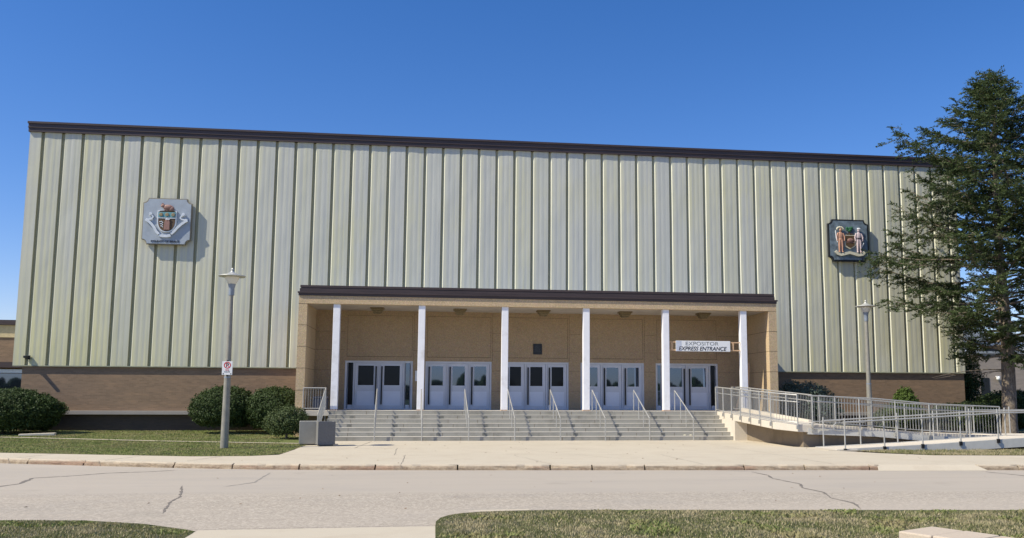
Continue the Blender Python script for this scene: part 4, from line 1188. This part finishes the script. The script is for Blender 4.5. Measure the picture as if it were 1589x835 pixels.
# ------------------------------------------------------------------ planting
def leafquads(P, N, size, jitter=.6):
    n = len(P); up = rng.normal(size=(n, 3)); d = N+rng.normal(scale=jitter, size=(n, 3)); d /= np.linalg.norm(d, axis=1)[:, None]
    a = np.cross(d, up); a /= np.linalg.norm(a, axis=1)[:, None]; b = np.cross(d, a)
    s = size*rng.uniform(.6, 1.35, (n, 1)); t = s*rng.uniform(.4, .65, (n, 1))
    V = np.empty((n, 4, 3)); V[:, 0] = P-a*s*.5; V[:, 1] = P+b*t*.5; V[:, 2] = P+a*s*.5; V[:, 3] = P-b*t*.5
    return V.reshape(-1, 3)
def bush(name, c, r, count, leaf, mat, label, cat='bush', bumpy=.08, flat=0.0, group=None, core='hedge_core', power=2.0, depth=.22, stem=True):
    t = thing(name, label, cat, (c[0], c[1], 0), 0, group)
    u = rng.normal(size=(count, 3)); u /= np.linalg.norm(u, axis=1)[:, None]
    u = u[u[:, 2] > -.75]; n = len(u)
    # superellipsoid radius with lumps
    den = (np.abs(u)**power).sum(1)**(1/power)
    base = 1/den
    lum = np.array([1.4*mnoise.noise(Vector((v[0]*2.3+c[0], v[1]*2.3, v[2]*2.3)))+.8*mnoise.noise(Vector((v[0]*8+c[0], v[1]*8, v[2]*8))) for v in u])
    rad = base*(1+bumpy*lum)*(1-depth*rng.uniform(0, 1, n)**2.2)+rng.normal(scale=.018, size=n)
    P = u*rad[:, None]*np.array(r)+np.array((0, 0, c[2]))
    tu = []; tn = []
    for _ in range(int(90*max(r))):
        d = rng.normal(size=3); d[2] = abs(d[2])*.8; d /= np.linalg.norm(d)
        dd = (np.abs(d)**power).sum()**(1/power); k = 16
        tt = rng.uniform(.97, 1.10, k)/dd
        tu.append(d*tt[:, None]*np.array(r)+rng.normal(scale=.03, size=(k, 3))+np.array((0, 0, c[2]))); tn.append(np.repeat(d[None], k, 0))
    P = np.vstack([P]+tu); u = np.vstack([u]+tn)
    keep = P[:, 2] > .04; P = P[keep]; u = u[keep]
    fastmesh('foliage', leafquads(P, u/np.array(r)*min(r), leaf), np.arange(4*len(P)).reshape(-1, 4), mat, t)
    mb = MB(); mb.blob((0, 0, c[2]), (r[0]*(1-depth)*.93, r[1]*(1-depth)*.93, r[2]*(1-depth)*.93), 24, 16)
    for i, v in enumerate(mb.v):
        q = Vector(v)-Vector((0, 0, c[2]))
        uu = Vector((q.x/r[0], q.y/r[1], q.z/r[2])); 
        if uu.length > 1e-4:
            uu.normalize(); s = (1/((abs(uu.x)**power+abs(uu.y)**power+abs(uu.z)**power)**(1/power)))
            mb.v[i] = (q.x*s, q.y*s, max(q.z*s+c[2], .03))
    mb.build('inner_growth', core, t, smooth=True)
    if stem: MB().tube([(0, 0, 0), (0, 0, c[2])], .05).build('stem', 'bark', t)
    return t
bush('clipped_hedge', (-18.3, -1.9, .98), (2.35, 1.45, 1.0), 42000, .085, 'hedge', 'large dark rounded hedge at the left end of the hall', 'hedge', .07, group='clipped yew bushes')
bush('clipped_hedge', (-9.25, -1.75, 1.14), (1.42, 1.25, 1.0), 26000, .08, 'hedge', 'rounded dark yew bush standing directly behind the left street lamp', 'bush', .07, group='clipped yew bushes')
bush('clipped_hedge', (-7.0, -2.1, 1.12), (1.30, 1.2, 1.0), 24000, .08, 'hedge', 'rounded dark yew bush touching the left pillar of the porch', 'bush', .07, group='clipped yew bushes')
bush('loose_shrub', (-6.0, -5.2, .68), (.82, .75, .66), 9000, .075, 'shrub', 'small loose grey-green shrub in front of the porch pillar, left of the planters', 'shrub', .22, depth=.5)
bush('juniper_shrub', (17.2, -2.3, 1.1), (1.75, 1.3, 1.35), 20000, .09, 'juniper', 'sprawling blue-green juniper against the right side wall of the porch', 'shrub', .2, depth=.35)
bush('golden_conifer', (22.6, -1.9, 1.30), (.72, .7, 1.05), 9000, .085, 'lime', 'small lime-green conical conifer against the right brick wall', 'conifer', .15, power=1.4, depth=.35)
bush('loose_shrub', (21.6, -3.2, .75), (1.25, .8, .72), 9000, .08, 'shrub', 'low open shrub behind the ramp railing left of the lime-green conifer', 'shrub', .25, depth=.5)
bush('loose_shrub', (24.9, -3.2, .78), (1.9, 1.0, .78), 16000, .08, 'shrub', 'wide low green shrub behind the ramp, right of the lime-green conifer', 'shrub', .15, depth=.35)
bush('clipped_hedge', (28.7, -1.2, 1.05), (2.0, 1.5, 1.12), 28000, .085, 'hedge', 'rounded clipped bush behind the conifer trunk at the right end of the hall', 'bush', .06, group='clipped yew bushes')
bush('climbing_shrub', (28.1, 1.8, 2.3), (.9, .8, 1.7), 12000, .10, 'hedge', 'tall ragged dark shrub at the right corner of the hall', 'shrub', .3, depth=.5)
bush('loose_shrub', (16.2, -8.2, .35), (1.0, .5, .32), 3000, .07, 'shrub', 'low groundcover shrub under the far railing of the ramp', 'shrub', .3, depth=.5)

# tall spruce
def tree(x, y, H, Rfn, label, nb=150, seed=5):
    rnd = random.Random(seed)
    t = thing('spruce_tree', label, 'tree', (x, y, 0))
    pts, rs = [], []
    for i in range(26):
        z = H*i/25; pts.append((.10*math.sin(z*.5), .08*math.sin(z*.37+1), z-.25 if i == 0 else z)); rs.append(.30*(1-z/H)**.8+.012 + (.07 if i == 0 else 0)+rnd.uniform(-.012, .012))
    mbt = MB().tube(pts, rs, 14)
    tk = mbt.build('trunk', 'bark', t, smooth=True)
    br = MB(); LP, LN = [], []
    def sprays(p, d, k, spread, sz):
        for _ in range(k):
            q = p+Vector((rnd.gauss(0, spread), rnd.gauss(0, spread), rnd.gauss(0, spread*.7)))
            LP.append(q); LN.append((d.x, d.y, d.z))
    z = 3.6
    i = 0
    while z < H-.25:
        f = (z-3.6)/(H-3.6)
        az = i*2.39996+rnd.uniform(-.4, .4); i += 1
        L = Rfn(z, az)*(rnd.uniform(.66, 1.08) if z < 13 else rnd.uniform(.75, 1.0))
        if rnd.random() < .14 and z < 13: L *= .6
        rise = -.12+.55*f+rnd.uniform(-.28, .22)*(1 if f < .75 else .3)
        bp = []; n = 9
        for k in range(n+1):
            s = k/n; bp.append(Vector((math.cos(az+.12*math.sin(3*s+i))*L*s, math.sin(az+.12*math.sin(3*s+i))*L*s, z+L*(rise*s+.20*s*s*(1 if f < .6 else .6)) + rnd.uniform(-.04, .04))))
        br.tube(bp, [.05*(1-.85*k/n)*(1.35-f) for k in range(n+1)], 5)
        bare = .28 if z < 8 else .12
        nt_ = int(5+L*6.4)
        def fol(p, e, d, dens, wd):
            tl = (e-p).length
            g = mnoise.noise(Vector((p.x*.75+3, p.y*.75, p.z*.75)))
            if g < -.22: dens *= .3
            elif g > .05: dens *= 1.35
            for q in range(int(3+tl*dens)):
                u = (q+rnd.random())/(3+tl*dens)
                w_ = wd*(1-u*.5)
                LP.append(p.lerp(e, u)+Vector((rnd.gauss(0, w_), rnd.gauss(0, w_), rnd.gauss(0, w_*.8)))); LN.append((d.x, d.y, d.z))
        for k in range(nt_):
            s = bare+(1-bare)*(k+rnd.random())/nt_
            p = bp[min(n-1, int(s*n))].lerp(bp[min(n, int(s*n)+1)], s*n-int(s*n))
            side = 1 if k % 2 else -1
            tl = (.34+.16*L*(1-s*.5))*rnd.uniform(.5, 1.35)
            ang = az+side*rnd.uniform(.35, 1.2)
            d = Vector((math.cos(ang), math.sin(ang), rnd.uniform(-.9, .55))).normalized()
            e = p+d*tl
            br.tube([p, e], [.012, .004], 3)
            fol(p, e, d, 38, .042)
            for q in range(int(2+tl*5)):
                u = rnd.uniform(.15, 1); p2 = p.lerp(e, u); a3 = ang+rnd.choice((-1, 1))*rnd.uniform(.4, 1.0)
                d2 = Vector((math.cos(a3), math.sin(a3), rnd.uniform(-.5, .6))).normalized(); e2 = p2+d2*rnd.uniform(.14, .38)
                fol(p2, e2, d2, 48, .032)
        for q in range(10):
            LP.append(bp[-1]+Vector((rnd.gauss(0, .09), rnd.gauss(0, .09), rnd.gauss(0, .08)))); LN.append((math.cos(az), math.sin(az), .3))
        z += (.055+.035*rnd.random()) if z > 6 else .088
    for q in range(260):
        zz = H-abs(rnd.gauss(0, .45)); r_ = (H-zz)*.25+.03
        LP.append(Vector((rnd.gauss(0, r_), rnd.gauss(0, r_), zz))); LN.append((0, 0, 1))
    # bare dead limbs low on the trunk
    for k in range(16):
        az = rnd.uniform(0, 6.28); L = rnd.uniform(1.2, 3.8); z0 = rnd.uniform(2.9, 5.2)
        q0 = Vector((0, 0, z0)); pts_ = [Vector((math.cos(az)*L*s, math.sin(az)*L*s, z0+.05*L*s-.15*L*s*s)) for s in (0, .25, .5, .75, 1)]
        br.tube(pts_, [.03, .024, .018, .012, .005], 4)
        for _ in range(6):
            s = rnd.uniform(.35, .95); p = pts_[0].lerp(pts_[-1], s); a2 = az+rnd.choice((-1, 1))*rnd.uniform(.4, 1.1)
            br.tube([p, p+Vector((math.cos(a2), math.sin(a2), rnd.uniform(-.3, .2)))*rnd.uniform(.3, .8)], [.010, .003], 3)
    br.build('limbs', 'bark', t, fix=False)
    P = np.array([tuple(p) for p in LP]); D = np.array(LN); n = len(P)
    print('needle sprays', n)
    # elongated sprays pointing along the twig
    D = D+rng.normal(scale=.45, size=(n, 3)); D /= np.linalg.norm(D, axis=1)[:, None]
    up = rng.normal(size=(n, 3))*.6+np.array((0, 0, 1)); b = np.cross(D, up); b /= np.linalg.norm(b, axis=1)[:, None]
    s = rng.uniform(.06, .135, (n, 1)); w_ = s*rng.uniform(.25, .48, (n, 1))
    V = np.empty((n, 4, 3)); V[:, 0] = P-D*s*.5; V[:, 1] = P+b*w_*.5+D*s*.1; V[:, 2] = P+D*s*.5; V[:, 3] = P-b*w_*.5+D*s*.1
    fastmesh('crown', V.reshape(-1, 3), np.arange(4*n).reshape(-1, 4), 'needle', t)
    return t
ZR = [(3.5, 2.2), (4.4, 3.6), (5.2, 5.0), (6.2, 5.5), (7.3, 5.3), (8.3, 5.0), (9.7, 4.8), (11.2, 4.4), (12.6, 3.6), (13.6, 2.6), (14.6, 1.7), (15.6, 1.0), (16.9, .12)]
def Rf(z, az):
    for (a, ra), (b, rb_) in zip(ZR, ZR[1:]):
        if z <= b: r = ra+(rb_-ra)*max(0, z-a)/(b-a); break
    else: r = .1
    return r*(1+.12*math.sin(az*3+z*.9))
tree(25.15, -6.0, 16.9, Rf, 'tall dark spruce with a bare lower trunk behind the ramp at the right edge')

# foreground garden wall of stone blocks
gw = thing('garden_wall', 'low pinkish stone block wall in the near right corner of the grass', 'wall', (5.32, -32.02, NZ), math.atan2(-.89, .46))
for k in range(7):
    x0 = .42*k; MB().box(x0+.006, x0+.414, -.0, .67, 0, .40+.004*(k % 2)).build('stone_block', 'wallstone', gw, bevel=.018)
MB().box(.02, 2.9, .02, .65, 0, .33).build('mortar', 'crack', gw)
# pale slab lying by the left hedge
ss = MB().quadbox([(-17.0, -3.35, .07), (-15.7, -3.1, .07), (-15.75, -2.8, .07), (-17.05, -3.0, .07)], [(-17.0, -3.35, .15), (-15.7, -3.1, .19), (-15.75, -2.8, .19), (-17.05, -3.0, .15)]).build('stone_slab', 'ramp', bevel=.02)
tag(ss, 'flat pale stone slab lying at the right foot of the large left hedge', 'stone slab')
# litter on the steps
lt = MB()
for i in range(4): lt.blob((10.35+.13*i, -6.02+.05*(i % 2), RH*1+.03+.01*(i % 2)), (.09, .06, .035), 7, 5)
tag(lt.build('crumpled_paper', 'cream'), 'crumpled pale paper lying on the bottom steps near the rightmost stair handrail', 'litter')
for (x, y, z) in [(random.uniform(-6, 15), random.uniform(-18, -7), .004) for _ in range(70)]+[(random.uniform(-8, 14), random.uniform(-26.5, -19.6), ROADZ+.003) for _ in range(35)]:
    LV = globals().setdefault('LV', MB()); a = random.uniform(0, 6.28); r = random.uniform(.02, .045); b = len(LV.v)
    for k, q in enumerate((1, .5, 1, .5)):
        LV.v.append((x+r*q*math.cos(a+k*1.57), y+r*q*math.sin(a+k*1.57), z+random.uniform(.0, .02)))
    LV.f.append((b, b+1, b+2, b+3))
struct(LV.build('fallen_leaves', plain('dead_leaf', (.20, .13, .07), .8, var=.4, scale=3), fix=False), 'stuff')
# far line of trees behind the photographer (seen mirrored in the door glass)
mb = MB()
for i in range(420):
    x = random.uniform(-180, 190); h = random.uniform(2.5, 6.5)+2.2*mnoise.noise(Vector((x*.05, 0, 0))); mb.blob((x, -200+random.uniform(-8, 8), h*.55), (random.uniform(.8, 2.8), 2, h*.5), 7, 5)
struct(mb.build('far_treeline', 'treeline'), 'stuff')
